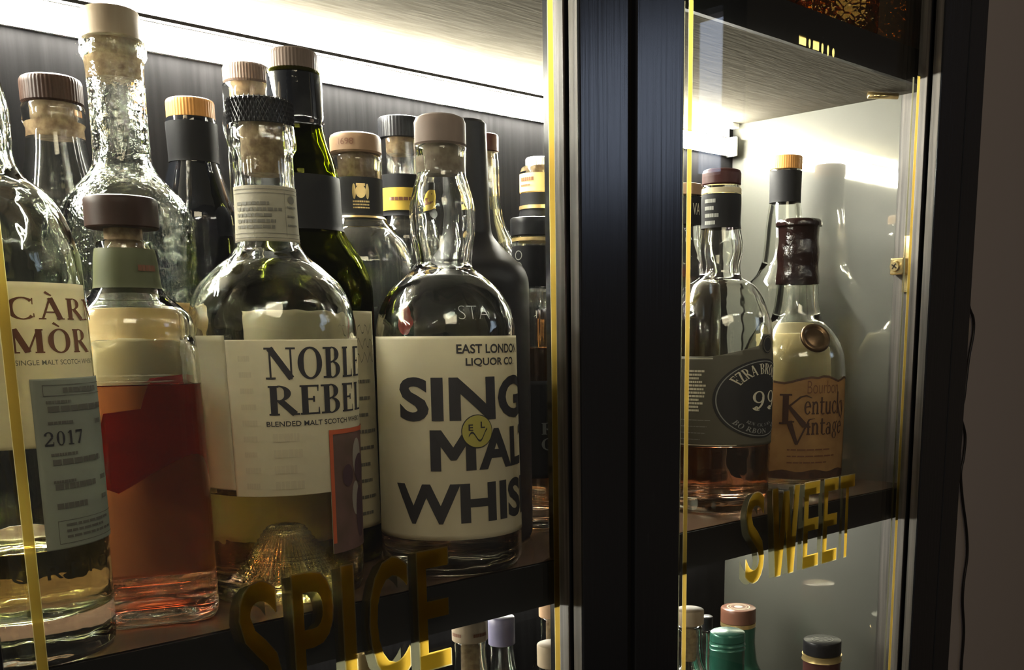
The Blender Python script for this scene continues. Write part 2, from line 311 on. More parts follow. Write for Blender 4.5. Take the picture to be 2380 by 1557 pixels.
# measured bottle data in metres: place, turn, outline (height, radius) and heights of caps, labels and print
D = {'cm': {'loc': [0.14471, 0.04044, 0.0], 'rot': -0.26163, 'prof': [[0.01322, 0.04129], [0.04557, 0.04163], [0.10801, 0.04188], [0.16761, 0.04133], [0.18687, 0.04062], [0.1983, 0.03808], [0.20962, 0.03361], [0.21711, 0.02845], [0.22455, 0.01943], [0.23564, 0.01663], [0.25027, 0.01692], [0.26652, 0.01414], [0.27902, 0.01178]], 'label': [-0.59941, 1.5708, 0.10236, 0.17493], 'panel': [0.29978, 1.48083, 0.05533, 0.13282], 'carn': [0.15079, 1.44412, 0.15883, 0.16828], 'mor': [0.15191, 1.14961, 0.14418, 0.15463], 'accentA': [0.47833, 0.54497, 0.17001, 0.17224], 'small': [0.18342, 1.25973, 0.13895, 0.14117], 'y2017': [0.37767, 0.85214, 0.10295, 0.10926], 'emb': [-0.3655, 1.16271, 0.0419, 0.04876], 'liq': 0.05541},
 'red': {'loc': [0.21706, 0.06127, 0.0], 'rot': -0.36902, 'prof': [[-0.00339, 0.03104], [0.00647, 0.03237], [0.05482, 0.03233], [0.12455, 0.03181], [0.156, 0.03125], [0.16154, 0.02983], [0.16662, 0.02527], [0.17147, 0.01982], [0.1763, 0.01619], [0.18024, 0.01572], [0.19113, 0.01476], [0.19978, 0.01294]], 'cap': [0.22127, 0.20572], 'liq': 0.12703, 'collar': [0.1955, 0.17561], 'lip': [0.20505, 0.19872], 'capr': 0.01784},
 'noble': {'loc': [0.29718, 0.05922, 0.0], 'rot': -0.48847, 'prof': [[-0.00302, 0.04386], [0.00771, 0.04477], [0.03159, 0.04496], [0.07065, 0.04546], [0.12132, 0.04627], [0.15343, 0.0468], [0.16682, 0.04487], [0.1789, 0.03952], [0.1885, 0.03004], [0.19685, 0.02063], [0.20398, 0.01715], [0.23447, 0.0165], [0.25019, 0.01642], [0.2541, 0.01881], [0.26667, 0.01777]], 'cap': [0.27922, 0.26515], 'neck': [0.2323, 0.20249], 'label': [-0.57373, 1.5708, 0.06368, 0.14892], 'art': [0.60283, 1.5708, 0.02754, 0.09861], 'back': [-1.08636, -0.44127, 0.06714, 0.15131], 'noble': [-0.11151, 1.5708, 0.12777, 0.14469], 'rebel': [-0.11355, 1.5708, 0.10831, 0.1243], 'small': [-0.14131, 1.5708, 0.10223, 0.10504], 'liq': 0.06395, 'floor': [-0.00437, 0.0337], 'capr': 0.01734},
 'single': {'loc': [0.40968, 0.04389, 0.0], 'rot': -0.64557, 'prof': [[-0.0002, 0.04473], [0.00864, 0.04606], [0.06086, 0.04542], [0.11719, 0.04472], [0.15288, 0.04427], [0.16641, 0.04135], [0.17717, 0.03573], [0.18653, 0.02604], [0.19372, 0.01751], [0.20114, 0.01802], [0.21431, 0.02012], [0.22739, 0.02059], [0.24037, 0.01781], [0.2494, 0.01535], [0.25889, 0.01557], [0.26604, 0.01608]], 'cap': [0.28363, 0.26533], 'cork': [0.26336, 0.24788], 'label': [-1.27978, 1.5708, 0.02475, 0.14996], 'east': [0.12639, 1.5708, 0.13945, 0.14508], 'liquor': [0.24769, 1.46406, 0.13139, 0.1368], 'sing': [-0.70798, 1.31385, 0.09871, 0.12556], 'malt': [-0.26332, 1.34393, 0.06829, 0.09343], 'whis': [-0.80449, 1.35177, 0.03515, 0.06042], 'smile': [0.38586, 0.09219], 'liq': 0.02918, 'capr': 0.01592},
 'capclear': {'loc': [0.23345, 0.19477, 0.0], 'rot': -0.32416, 'prof': [[0.02218, 0.03302], [0.09233, 0.03302], [0.173, 0.03302], [0.19908, 0.03302], [0.21967, 0.02786], [0.24253, 0.02161], [0.2626, 0.01729], [0.27502, 0.01618], [0.27873, 0.01773], [0.28858, 0.01742]], 'cap': [0.30423, 0.28851], 'capr': 0.01736, 'liq': 0.0},
 'bubbly': {'loc': [0.2451, 0.12535, 0.0], 'rot': -0.37354, 'prof': [[0.03003, 0.03637], [0.09577, 0.03637], [0.17137, 0.03637], [0.19582, 0.03637], [0.21511, 0.03637], [0.22704, 0.0322], [0.2389, 0.02172], [0.24714, 0.01625], [0.25534, 0.01547], [0.27623, 0.01512], [0.3014, 0.01549], [0.30638, 0.01763], [0.3145, 0.01687]], 'cap': [0.32977, 0.31257], 'capr': 0.01524, 'label': [0.16982, 0.06176], 'liq': 0.0},
 'orangecap': {'loc': [0.31395, 0.18284, 0.0], 'rot': -0.43095, 'prof': [[0.02748, 0.0263], [0.08743, 0.0263], [0.17394, 0.0263], [0.20191, 0.0263], [0.22398, 0.02618], [0.24308, 0.02095], [0.2566, 0.01692], [0.26332, 0.0152], [0.28732, 0.01566], [0.28917, 0.01509]], 'cap': [0.30109, 0.28868], 'capr': 0.01505, 'caps': [0.2863, 0.26179]},
 'lightcap': {'loc': [0.36438, 0.20135, 0.0], 'rot': -0.47916, 'prof': [[0.0187, 0.02633], [0.08276, 0.02633], [0.1752, 0.02633], [0.19915, 0.02604], [0.21692, 0.0183], [0.24036, 0.01576], [0.28215, 0.01559], [0.28643, 0.01737], [0.29919, 0.01791], [0.30201, 0.01671], [0.32082, 0.01663]], 'cap': [0.33367, 0.32111], 'capr': 0.01582, 'liq': 0.0},
 'darkgreen': {'loc': [0.35827, 0.12731, 0.0], 'rot': -0.51892, 'prof': [[0.01342, 0.04362], [0.08773, 0.04362], [0.1676, 0.04362], [0.17874, 0.04362], [0.19531, 0.03964], [0.20901, 0.0316], [0.2199, 0.02588], [0.2361, 0.0252], [0.24683, 0.02513], [0.26014, 0.02281], [0.27336, 0.01829], [0.28334, 0.01658], [0.28517, 0.01712], [0.31629, 0.01643]], 'cap': [0.32815, 0.31389], 'capr': 0.01546, 'caps': [0.31302, 0.28206], 'band': [0.25081, 0.21731], 'label': [-0.42588, 1.5708, 0.02438, 0.16621]},
 'brand98': {'loc': [0.43142, 0.17381, 0.0], 'rot': -0.5695, 'prof': [[-0.00353, 0.03888], [0.07976, 0.03888], [0.18175, 0.03888], [0.20033, 0.03888], [0.21262, 0.03544], [0.22484, 0.02681], [0.23335, 0.01952], [0.23698, 0.0173], [0.26703, 0.01779], [0.27744, 0.01806]], 'cap': [0.29247, 0.27886], 'capr': 0.01827, 'neck': [0.26155, 0.235], 'liq': 0.0, 'num': [-0.82508, -0.0658, 0.28363, 0.28823], 'crest': [-0.3345, 0.47075, 0.23754, 0.25719], 'blob': [0.72288, 0.16186]},
 'ribcap': {'loc': [0.49054, 0.20208, 0.0], 'rot': -0.60985, 'prof': [[0.0023, 0.02565], [0.07388, 0.02565], [0.17718, 0.02565], [0.20393, 0.02565], [0.22379, 0.02565], [0.23693, 0.02038], [0.24347, 0.01696], [0.27587, 0.01616], [0.29986, 0.01607]], 'cap': [0.31539, 0.2998], 'capr': 0.01708, 'sleeve': [0.27256, 0.24153], 'yel': [0.2624, 0.24548], 'liq': 0.0},
 'blackneck': {'loc': [0.47688, 0.10441, 0.0], 'rot': -0.66799, 'prof': [[-0.00721, 0.04337], [0.08083, 0.04337], [0.18658, 0.04337], [0.19715, 0.04033], [0.20468, 0.03252], [0.21366, 0.02317], [0.22261, 0.01726], [0.24039, 0.01596], [0.2922, 0.01514], [0.29392, 0.01453]]},
 'redcap': {'loc': [0.56224, 0.18684, 0.0], 'rot': -0.68597, 'prof': [[0.01384, 0.0291], [0.0698, 0.0295], [0.19543, 0.02872], [0.2163, 0.02573], [0.23355, 0.01851], [0.24726, 0.01349], [0.27105, 0.0113], [0.28789, 0.01126], [0.29727, 0.01053]], 'cap': [0.31045, 0.29629], 'capr': 0.01123, 'liq': 0.0},
 'tanlabel': {'loc': [0.62811, 0.19277, 0.0], 'rot': -0.73649, 'prof': [[0.02555, 0.03457], [0.17906, 0.03352], [0.20866, 0.03332], [0.23062, 0.02827], [0.24515, 0.01954], [0.26319, 0.01722], [0.28822, 0.01713], [0.29249, 0.01563]], 'cap': [0.29978, 0.29138], 'capr': 0.01263, 'lab': [0.28571, 0.27064], 'sleeve': [0.26959, 0.25034], 'liq': 0.0},
 'amber': {'loc': [0.54894, 0.11292, 0.0], 'rot': -0.73038, 'prof': [[-0.01749, 0.02814], [0.00562, 0.02814], [0.07526, 0.02814], [0.15602, 0.02814], [0.16591, 0.02686], [0.17903, 0.0221], [0.18621, 0.01805], [0.21629, 0.01726], [0.2195, 0.01725], [0.22495, 0.01722]], 'cap': [0.23769, 0.22423], 'capr': 0.01844, 'sleeve': [0.2165, 0.1864], 'label': [0.1156, 0.04046], 'liq': 0.14049},
 'yellowneck': {'loc': [0.60626, 0.12994, 0.0], 'rot': -0.76624, 'prof': [[-0.0114, 0.03064], [0.0702, 0.03064], [0.17709, 0.03029], [0.19788, 0.02483], [0.22532, 0.01763], [0.2558, 0.01611], [0.27922, 0.01533], [0.30897, 0.01384]], 'cap': [0.32231, 0.30843], 'capr': 0.014, 'lab': [0.30646, 0.25485], 'liq': 0.05},
 'ezra': {'loc': [0.71153, 0.05991, 0.0], 'rot': -0.90409, 'prof': [[-0.00122, 0.0433], [0.0103, 0.04471], [0.06713, 0.04569], [0.14086, 0.04572], [0.15895, 0.04408], [0.17689, 0.03769], [0.19115, 0.02736], [0.19648, 0.01822], [0.20533, 0.01673], [0.21941, 0.01886], [0.23342, 0.01699], [0.24039, 0.01589], [0.25772, 0.01619], [0.26806, 0.01579], [0.2715, 0.01578]], 'cap': [0.28342, 0.27058], 'capr': 0.01621, 'ring': [0.26805, 0.26398], 'sleeve': [0.2633, 0.23602], 'label': [-0.62509, 1.5708, 0.05747, 0.13163], 'oval': [-0.09961, 0.93819, 0.0635, 0.1293], 'n99': [0.63518, 1.5708, 0.0867, 0.10265], 'badge': [1.04362, 0.1409], 'ez': [0.22823, 1.5708, 0.10658, 0.12402], 'bo': [0.33558, 1.5708, 0.06943, 0.07476], 'liq': 0.05709},
 'kentucky': {'loc': [0.84602, 0.07343, 0.0], 'rot': -0.97513, 'prof': [[0.00416, 0.04556], [0.01478, 0.04715], [0.05688, 0.04804], [0.09832, 0.04809], [0.12696, 0.04618], [0.14318, 0.04028], [0.15327, 0.03282], [0.16332, 0.02375], [0.17933, 0.02041], [0.1992, 0.01871], [0.21892, 0.01823], [0.23458, 0.01777], [0.24822, 0.01732]], 'wax': [0.2536, 0.19472], 'label': [-0.72706, 1.4317, 0.01585, 0.10724], 'ken': [-0.26244, 1.35538, 0.073, 0.09083], 'vin': [-0.16986, 1.23075, 0.05117, 0.06992], 'bour': [0.2532, 0.95483, 0.09489, 0.10662], 'seal': [0.44523, 0.14492], 'liq': 0.03727},
 'orangecap2': {'loc': [0.9082, 0.13325, 0.0], 'rot': -0.96191, 'prof': [[0.01234, 0.03708], [0.04886, 0.03708], [0.1382, 0.03708], [0.18185, 0.03708], [0.19697, 0.03626], [0.20987, 0.02647], [0.22485, 0.02112], [0.25878, 0.01837], [0.2756, 0.01614], [0.28062, 0.01525], [0.31306, 0.0156]], 'cap': [0.32387, 0.31078], 'capr': 0.01621, 'caps': [0.30916, 0.2788], 'label': [0.40867, 1.5708, 0.05203, 0.16308], 'liq': 0.0},
 'hidden': {'loc': [0.75177, 0.13348, 0.0], 'rot': -0.87058, 'prof': [[0.01867, 0.03455], [0.0598, 0.03469], [0.17943, 0.0339], [0.20271, 0.02978], [0.21811, 0.02177], [0.23342, 0.01658], [0.24864, 0.01574], [0.27317, 0.01566]], 'cap': [0.28279, 0.2728], 'capr': 0.01574, 'sleeve': [0.27123, 0.24707], 'va': [0.36175, 0.7125, 0.25455, 0.2694], 'liq': 0.03},
 'l1': {'loc': [0.44568, 0.07476, -0.4013], 'rot': -0.65957, 'prof': [[0.17711, 0.03201], [0.25297, 0.03274], [0.27319, 0.02998], [0.2932, 0.02075], [0.30974, 0.01292], [0.32613, 0.01132], [0.33591, 0.01155]], 'cap': [0.34932, 0.33401], 'capr': 0.01294},
 'l2': {'loc': [0.51796, 0.12589, -0.4013], 'rot': -0.69132, 'prof': [[0.13559, 0.0271], [0.22046, 0.0277], [0.24307, 0.02538], [0.26547, 0.01757], [0.28396, 0.01093], [0.30231, 0.00958], [0.31324, 0.00978]], 'cap': [0.32719, 0.30386], 'capr': 0.01089},
 'l3': {'loc': [0.5778, 0.1293, -0.4013], 'rot': -0.74277, 'prof': [[0.12981, 0.0294], [0.21869, 0.03007], [0.24238, 0.02753], [0.26584, 0.01906], [0.28522, 0.01186], [0.30443, 0.0104], [0.31589, 0.01061]], 'cap': [0.33041, 0.31465], 'capr': 0.01182},
 'l4': {'loc': [0.51677, 0.06253, -0.4013], 'rot': -0.74302, 'prof': [[0.13447, 0.0315], [0.21539, 0.03222], [0.23695, 0.02949], [0.25829, 0.02042], [0.27592, 0.01271], [0.29341, 0.01114], [0.30384, 0.01136]], 'cap': [0.31815, 0.30078], 'capr': 0.01263},
 'l5': {'loc': [0.37111, 0.10019, -0.4013], 'rot': -0.55379, 'prof': [[0.17445, 0.01496], [0.24749, 0.01529], [0.26695, 0.01401], [0.28622, 0.0097], [0.30214, 0.00603], [0.31792, 0.00529], [0.32733, 0.0054]], 'cap': [0.33854, 0.32367], 'capr': 0.00604},
 'r1': {'loc': [0.65824, 0.04485, -0.4013], 'rot': -0.87937, 'prof': [[0.12033, 0.03116], [0.20917, 0.03187], [0.23285, 0.02918], [0.25629, 0.0202], [0.27566, 0.01257], [0.29486, 0.01102], [0.30631, 0.01124]], 'cap': [0.32115, 0.30842], 'capr': 0.0125},
 'r2': {'loc': [0.77473, 0.12032, -0.4013], 'rot': -0.89563, 'prof': [[0.04561, 0.01808], [0.14881, 0.01849], [0.17632, 0.01693], [0.20355, 0.01172], [0.22604, 0.00729], [0.24835, 0.00639], [0.26165, 0.00652]], 'cap': [0.2769, 0.26376], 'capr': 0.0072},
 'r3': {'loc': [0.87105, 0.15276, -0.4013], 'rot': -0.92769, 'prof': [[0.11899, 0.04834], [0.14894, 0.04453], [0.17861, 0.03082], [0.20311, 0.01919], [0.22741, 0.01682], [0.2419, 0.01716]], 'cap': [0.26145, 0.24539], 'capr': 0.01887},
 'r4': {'loc': [0.73123, 0.05956, -0.4013], 'rot': -0.91762, 'prof': [[0.06484, 0.04048], [0.16098, 0.0414], [0.18659, 0.0379], [0.21196, 0.02624], [0.23291, 0.01633], [0.25369, 0.01431], [0.26607, 0.0146]], 'cap': [0.2832, 0.27432], 'capr': 0.01611},
 'r5': {'loc': [0.88173, 0.05404, -0.4013], 'rot': -1.00978, 'prof': [[0.10719, 0.04945], [0.13575, 0.04527], [0.16403, 0.03134], [0.18739, 0.01951], [0.21055, 0.0171], [0.22436, 0.01744]], 'cap': [0.24387, 0.22948], 'capr': 0.01912}}

# ------------------------------------------------------------------ lettering: drawn serif glyphs (cap height 1)
def block(c):
    wq = [(0, 1), (.19, 1), (.275, .40), (.40, .95), (.60, .95), (.725, .40), (.81, 1), (1, 1), (.84, 0), (.635, 0), (.50, .52), (.365, 0), (.16, 0)]
    if c == 'M': wq = [(0, 0), (0, 1), (.25, 1), (.5, .58), (.75, 1), (1, 1), (1, 0), (.77, 0), (.77, .60), (.56, .26), (.44, .26), (.23, .60), (.23, 0)]
    return [wq], 1.0, 1.0
TK, TN = .20, .062          # thick and thin stem
def seg(x0, y0, x1, y1, w0, w1=None):
    w1 = w0 if w1 is None else w1
    d = Vector((x1 - x0, y1 - y0)); n = Vector((-d.y, d.x)).normalized() if d.length else Vector((0, 1))
    k = max(1, int(d.length / .12)); out = []
    P = lambda t, s: (x0 + (x1 - x0) * t + n.x * s * (w0 + (w1 - w0) * t) / 2, y0 + (y1 - y0) * t + n.y * s * (w0 + (w1 - w0) * t) / 2)
    for i in range(k): a, b = i / k, (i + 1) / k; out.append([P(a, -1), P(b, -1), P(b, 1), P(a, 1)])
    return out
def arc(cx, cy, rx, ry, a0, a1, ws, wt):
    """ws = stroke width at the sides, wt at top and bottom; angles in degrees"""
    out = []; n = max(4, int(abs(a1 - a0) / 10)); prev = None
    for i in range(n + 1):
        a = math.radians(a0 + (a1 - a0) * i / n); w = wt + (ws - wt) * abs(math.cos(a)) ** 1.5
        o = (cx + rx * math.cos(a), cy + ry * math.sin(a)); q = (cx + (rx - w) * math.cos(a), cy + (ry - w * (.6 if ry < rx else 1)) * math.sin(a))
        if prev: out.append([prev[0], o, q, prev[1]])
        prev = (o, q)
    return out
def srf(x, y, w=.15, h=TN): return seg(x - w, y, x + w, y, h)
def glyphs(c):
    s = []
    b, t = TN / 2, 1 - TN / 2
    if c == 'N': s = seg(.14, 0, .14, 1, TN) + seg(.14, .98, .78, .02, TK) + seg(.78, 0, .78, 1, TN) + srf(.12, t) + srf(.14, b) + srf(.78, t); w = .92
    elif c == 'O': s = arc(.44, .5, .42, .52, 0, 360, TK, TN); w = .88
    elif c == 'o': s = arc(.24, .27, .24, .28, 0, 360, .12, .05); w = .5
    elif c == 'B': s = seg(.18, 0, .18, 1, TK) + srf(.12, t) + srf(.12, b) + arc(.3, .76, .34, .25, -90, 90, TK, TN) + arc(.3, .27, .4, .28, -90, 90, TK, TN) + seg(.2, t, .32, t, TN) + seg(.2, .51, .32, .51, TN) + seg(.2, b, .32, b, TN); w = .74
    elif c == 'L': s = seg(.18, 0, .18, 1, TK) + srf(.18, t) + seg(.03, b, .6, b, TN) + seg(.6, 0, .6, .26, TN, .03); w = .66
    elif c == 'E': s = seg(.18, 0, .18, 1, TK) + seg(.03, t, .6, t, TN) + seg(.03, b, .62, b, TN) + seg(.6, 1, .6, .78, TN, .03) + seg(.62, 0, .62, .24, TN, .03) + seg(.2, .52, .46, .52, TN) + seg(.46, .42, .46, .62, TN); w = .68
    elif c == 'R': s = seg(.18, 0, .18, 1, TK) + srf(.18, t) + srf(.18, b) + arc(.3, .74, .38, .27, -90, 90, TK, TN) + seg(.2, t, .32, t, TN) + seg(.2, .49, .32, .49, TN) + seg(.36, .5, .78, .03, TK * .9, TK) + seg(.7, b, .92, b, TN); w = .86
    elif c == 'C': s = arc(.46, .5, .46, .52, 48, 312, TK, TN) + seg(.76, .98, .76, .68, .05, .03) + seg(.78, .28, .78, .1, .03, .05); w = .84
    elif c == 'A': s = seg(.12, 0, .42, 1, TN * 1.2) + seg(.42, 1, .76, 0, TK) + seg(.22, .34, .6, .34, TN) + srf(.12, b, .12) + srf(.76, b, .15); w = .92
    elif c == 'M': s = seg(.14, 0, .14, 1, TN) + seg(.14, 1, .5, .04, TK) + seg(.5, .04, .84, 1, TN) + seg(.86, 0, .86, 1, TK) + srf(.12, b) + srf(.86, b) + srf(.08, t, .1) + srf(.9, t, .1); w = 1.04
    elif c == '2': s = arc(.3, .70, .28, .30, -20, 170, .15, .06) + seg(.52, .60, .06, .06, .12, .08) + seg(.04, .06, .56, .06, .13) + seg(.56, .04, .58, .26, .05) ; w = .64
    elif c == '0': s = arc(.3, .5, .28, .51, 0, 360, .16, .05); w = .62
    elif c == '1': s = seg(.26, 0, .26, 1, .16) + srf(.26, .03, .2, .06) + seg(.26, .95, .06, .84, .07); w = .5
    elif c == '7': s = seg(.03, .93, .56, .93, .14) + seg(.54, .92, .22, 0, .07, .17) + seg(.04, .98, .04, .74, .05); w = .58
    elif c == '9': s = arc(.32, .70, .28, .31, 0, 360, .12, .05) + arc(.08, .62, .52, .60, -72, 8, .13, .06) + arc(.20, .12, .10, .11, 0, 360, .1, .06) + arc(.26, .16, .22, .16, 180, 300, .05, .05); w = .66
    elif c == 'Z': s = seg(.04, t, .62, t, TN * 1.4) + seg(.58, .96, .08, .04, TK) + seg(.04, b, .64, b, TN * 1.4) + seg(.06, 1, .06, .76, .05) + seg(.64, 0, .64, .24, .05); w = .7
    elif c == 'K': s = seg(.2, 0, .2, 1, .2) + srf(.2, t, .2) + srf(.2, b, .2) + seg(.3, .58, .68, .90, TN) + seg(.68, .90, .86, .94, .05) + seg(.86, .94, 1.05, .86, .05, .02) + seg(.28, .62, .80, -.02, .1, .19) + seg(.76, -.02, 1.02, -.10, .17, .04); w = .72
    elif c == 'V': s = seg(.16, 1, .44, 0, .2, .1) + seg(.44, .0, .84, 1.06, TN) + seg(.02, t, .34, t, TN) + seg(.84, 1.06, 1.04, 1.1, .05, .02); w = .78
    elif c == 'S': s = arc(.32, .74, .27, .26, 20, 270, TK * .9, TN * 1.3) + arc(.32, .27, .29, .28, -160, 90, TK * .9, TN * 1.3); w = .64
    elif c == 'e': s = arc(.26, .29, .25, .30, 20, 320, .14, .05) + seg(.06, .32, .48, .36, .05) + seg(.46, .30, .48, .40, .06); w = .5
    elif c == 'n': s = seg(.12, 0, .12, .56, .13) + srf(.12, .03, .12) + arc(.30, .34, .20, .24, 0, 150, .13, .08) + seg(.435, 0, .435, .36, .13) + srf(.44, .03, .1) + seg(.02, .54, .12, .54, .05); w = .58
    elif c == 't': s = seg(.14, .08, .14, .76, .13) + arc(.26, .12, .18, .14, 180, 320, .12, .07) + seg(.0, .54, .36, .54, .06); w = .38
    elif c == 'u': s = seg(.12, .16, .12, .56, .13) + arc(.26, .20, .21, .22, 180, 350, .13, .08) + seg(.43, 0, .43, .56, .13) + seg(.02, .54, .12, .54, .05) + seg(.43, .03, .54, .03, .05); w = .58
    elif c == 'c': s = arc(.26, .29, .25, .30, 50, 320, .14, .06) + seg(.40, .46, .44, .46, .12); w = .46
    elif c == 'k': s = seg(.12, 0, .12, .98, .13) + seg(.16, .26, .42, .55, .05) + seg(.2, .32, .48, -.16, .12) + srf(.12, .03, .1); w = .48
    elif c == 'y': s = seg(.08, .56, .28, .02, .13) + seg(.28, .02, .44, .56, .05) + seg(.28, .04, .12, -.24, .06, .1) + srf(.08, .55, .09); w = .48
    elif c == 'i': s = seg(.14, 0, .14, .56, .13) + srf(.14, .03, .12) + seg(.02, .54, .14, .54, .05); w = .28
    elif c == 'a': s = arc(.20, .17, .18, .19, 0, 360, .11, .05) + seg(.38, 0, .38, .42, .12) + arc(.24, .38, .2, .19, 10, 160, .11, .07); w = .5
    elif c == 'g': s = arc(.24, .36, .19, .22, 0, 360, .11, .05) + arc(.24, -.04, .22, .18, 0, 360, .09, .05) + seg(.38, .54, .5, .58, .08); w = .5
    else: w = .3
    return s, w
def serif(text, gap=.08):
    out = []; x = 0
    for c in text:
        if c == ' ': x += .35; continue
        base = {'À': 'A', 'Ò': 'O'}.get(c, c)
        s, w = glyphs(base)
        out += [[(x + px, py) for px, py in q] for q in s]
        if base != c: out += [[(x + px, py) for px, py in q] for q in seg(w / 2 - .2, 1.26, w / 2 + .02, 1.10, .11, .06)]
        x += w + gap
    return out, x - gap, 1.0
_fontcache = {}
def sans(text, weight=.0, align=True):
    """built-in sans lettering as polygons in a cap-height-1 frame"""
    key = (text, weight)
    if key in _fontcache: return _fontcache[key]
    cu = bpy.data.curves.new('tmp', 'FONT'); cu.body = text; cu.offset = weight; cu.fill_mode = 'FRONT'; cu.dimensions = '2D'; cu.resolution_u = 4
    o = bpy.data.objects.new('tmp', cu); COL.objects.link(o)
    dg = bpy.context.evaluated_depsgraph_get(); dg.update()
    me = bpy.data.meshes.new_from_object(o.evaluated_get(dg))
    polys = [[(me.vertices[i].co.x, me.vertices[i].co.y) for i in p.vertices] for p in me.polygons]
    bpy.data.objects.remove(o); bpy.data.curves.remove(cu); bpy.data.meshes.remove(me)
    xs = [p[0] for q in polys for p in q]; ys = [p[1] for q in polys for p in q]
    x0, x1, y0, y1 = min(xs), max(xs), min(ys), max(ys)
    res = ([[((x - x0) / (y1 - y0), (y - y0) / (y1 - y0)) for x, y in q] for q in polys], (x1 - x0) / (y1 - y0), 1.0)
    _fontcache[key] = res
    return res
def fit(txt, x0, x1, y0, y1):
    polys, w, h = txt
    return [[(x0 + (x1 - x0) * x / w, y0 + (y1 - y0) * y / h) for x, y in q] for q in polys]
def rect(x0, x1, y0, y1): return [[(x0, y0), (x1, y0), (x1, y1), (x0, y1)]]
def ellipse(cx, cy, rx, ry, n=40): return [[(cx + rx * math.cos(2 * PI * k / n), cy + ry * math.sin(2 * PI * k / n)) for k in range(n)]]
def ring(cx, cy, rx, ry, w, n=40):
    P = lambda k, f: (cx + rx * (1 - f * w) * math.cos(2 * PI * k / n), cy + ry * (1 - f * w) * math.sin(2 * PI * k / n))      # w = width as a fraction
    return [[P(k, 0), P(k + 1, 0), P(k + 1, 1), P(k, 1)] for k in range(n)]
def frame(x0, x1, y0, y1, w, wy): return rect(x0, x1, y0, y0 + wy) + rect(x0, x1, y1 - wy, y1) + rect(x0, x0 + w, y0, y1) + rect(x1 - w, x1, y0, y1)
def arc_text(txt, scale, R, cx, cy, mid, flip=False, sx=1.0):
    """bend a line of lettering around an ellipse centre"""
    polys, w, h = txt; out = []
    for q in polys:
        p2 = []
        for x, y in q:
            a = mid + ((x - w / 2) * scale * sx / R) * (-1 if not flip else 1)
            rr = R + y * scale if not flip else R - y * scale
            p2.append((cx + rr * math.cos(a), cy + rr * math.sin(a)))
        out.append(p2)
    return out
def flat_bm(polys):
    bm = bmesh.new()
    for q in polys:
        try: bm.faces.new([bm.verts.new((x, y, 0)) for x, y in q])
        except ValueError: pass
    return bm

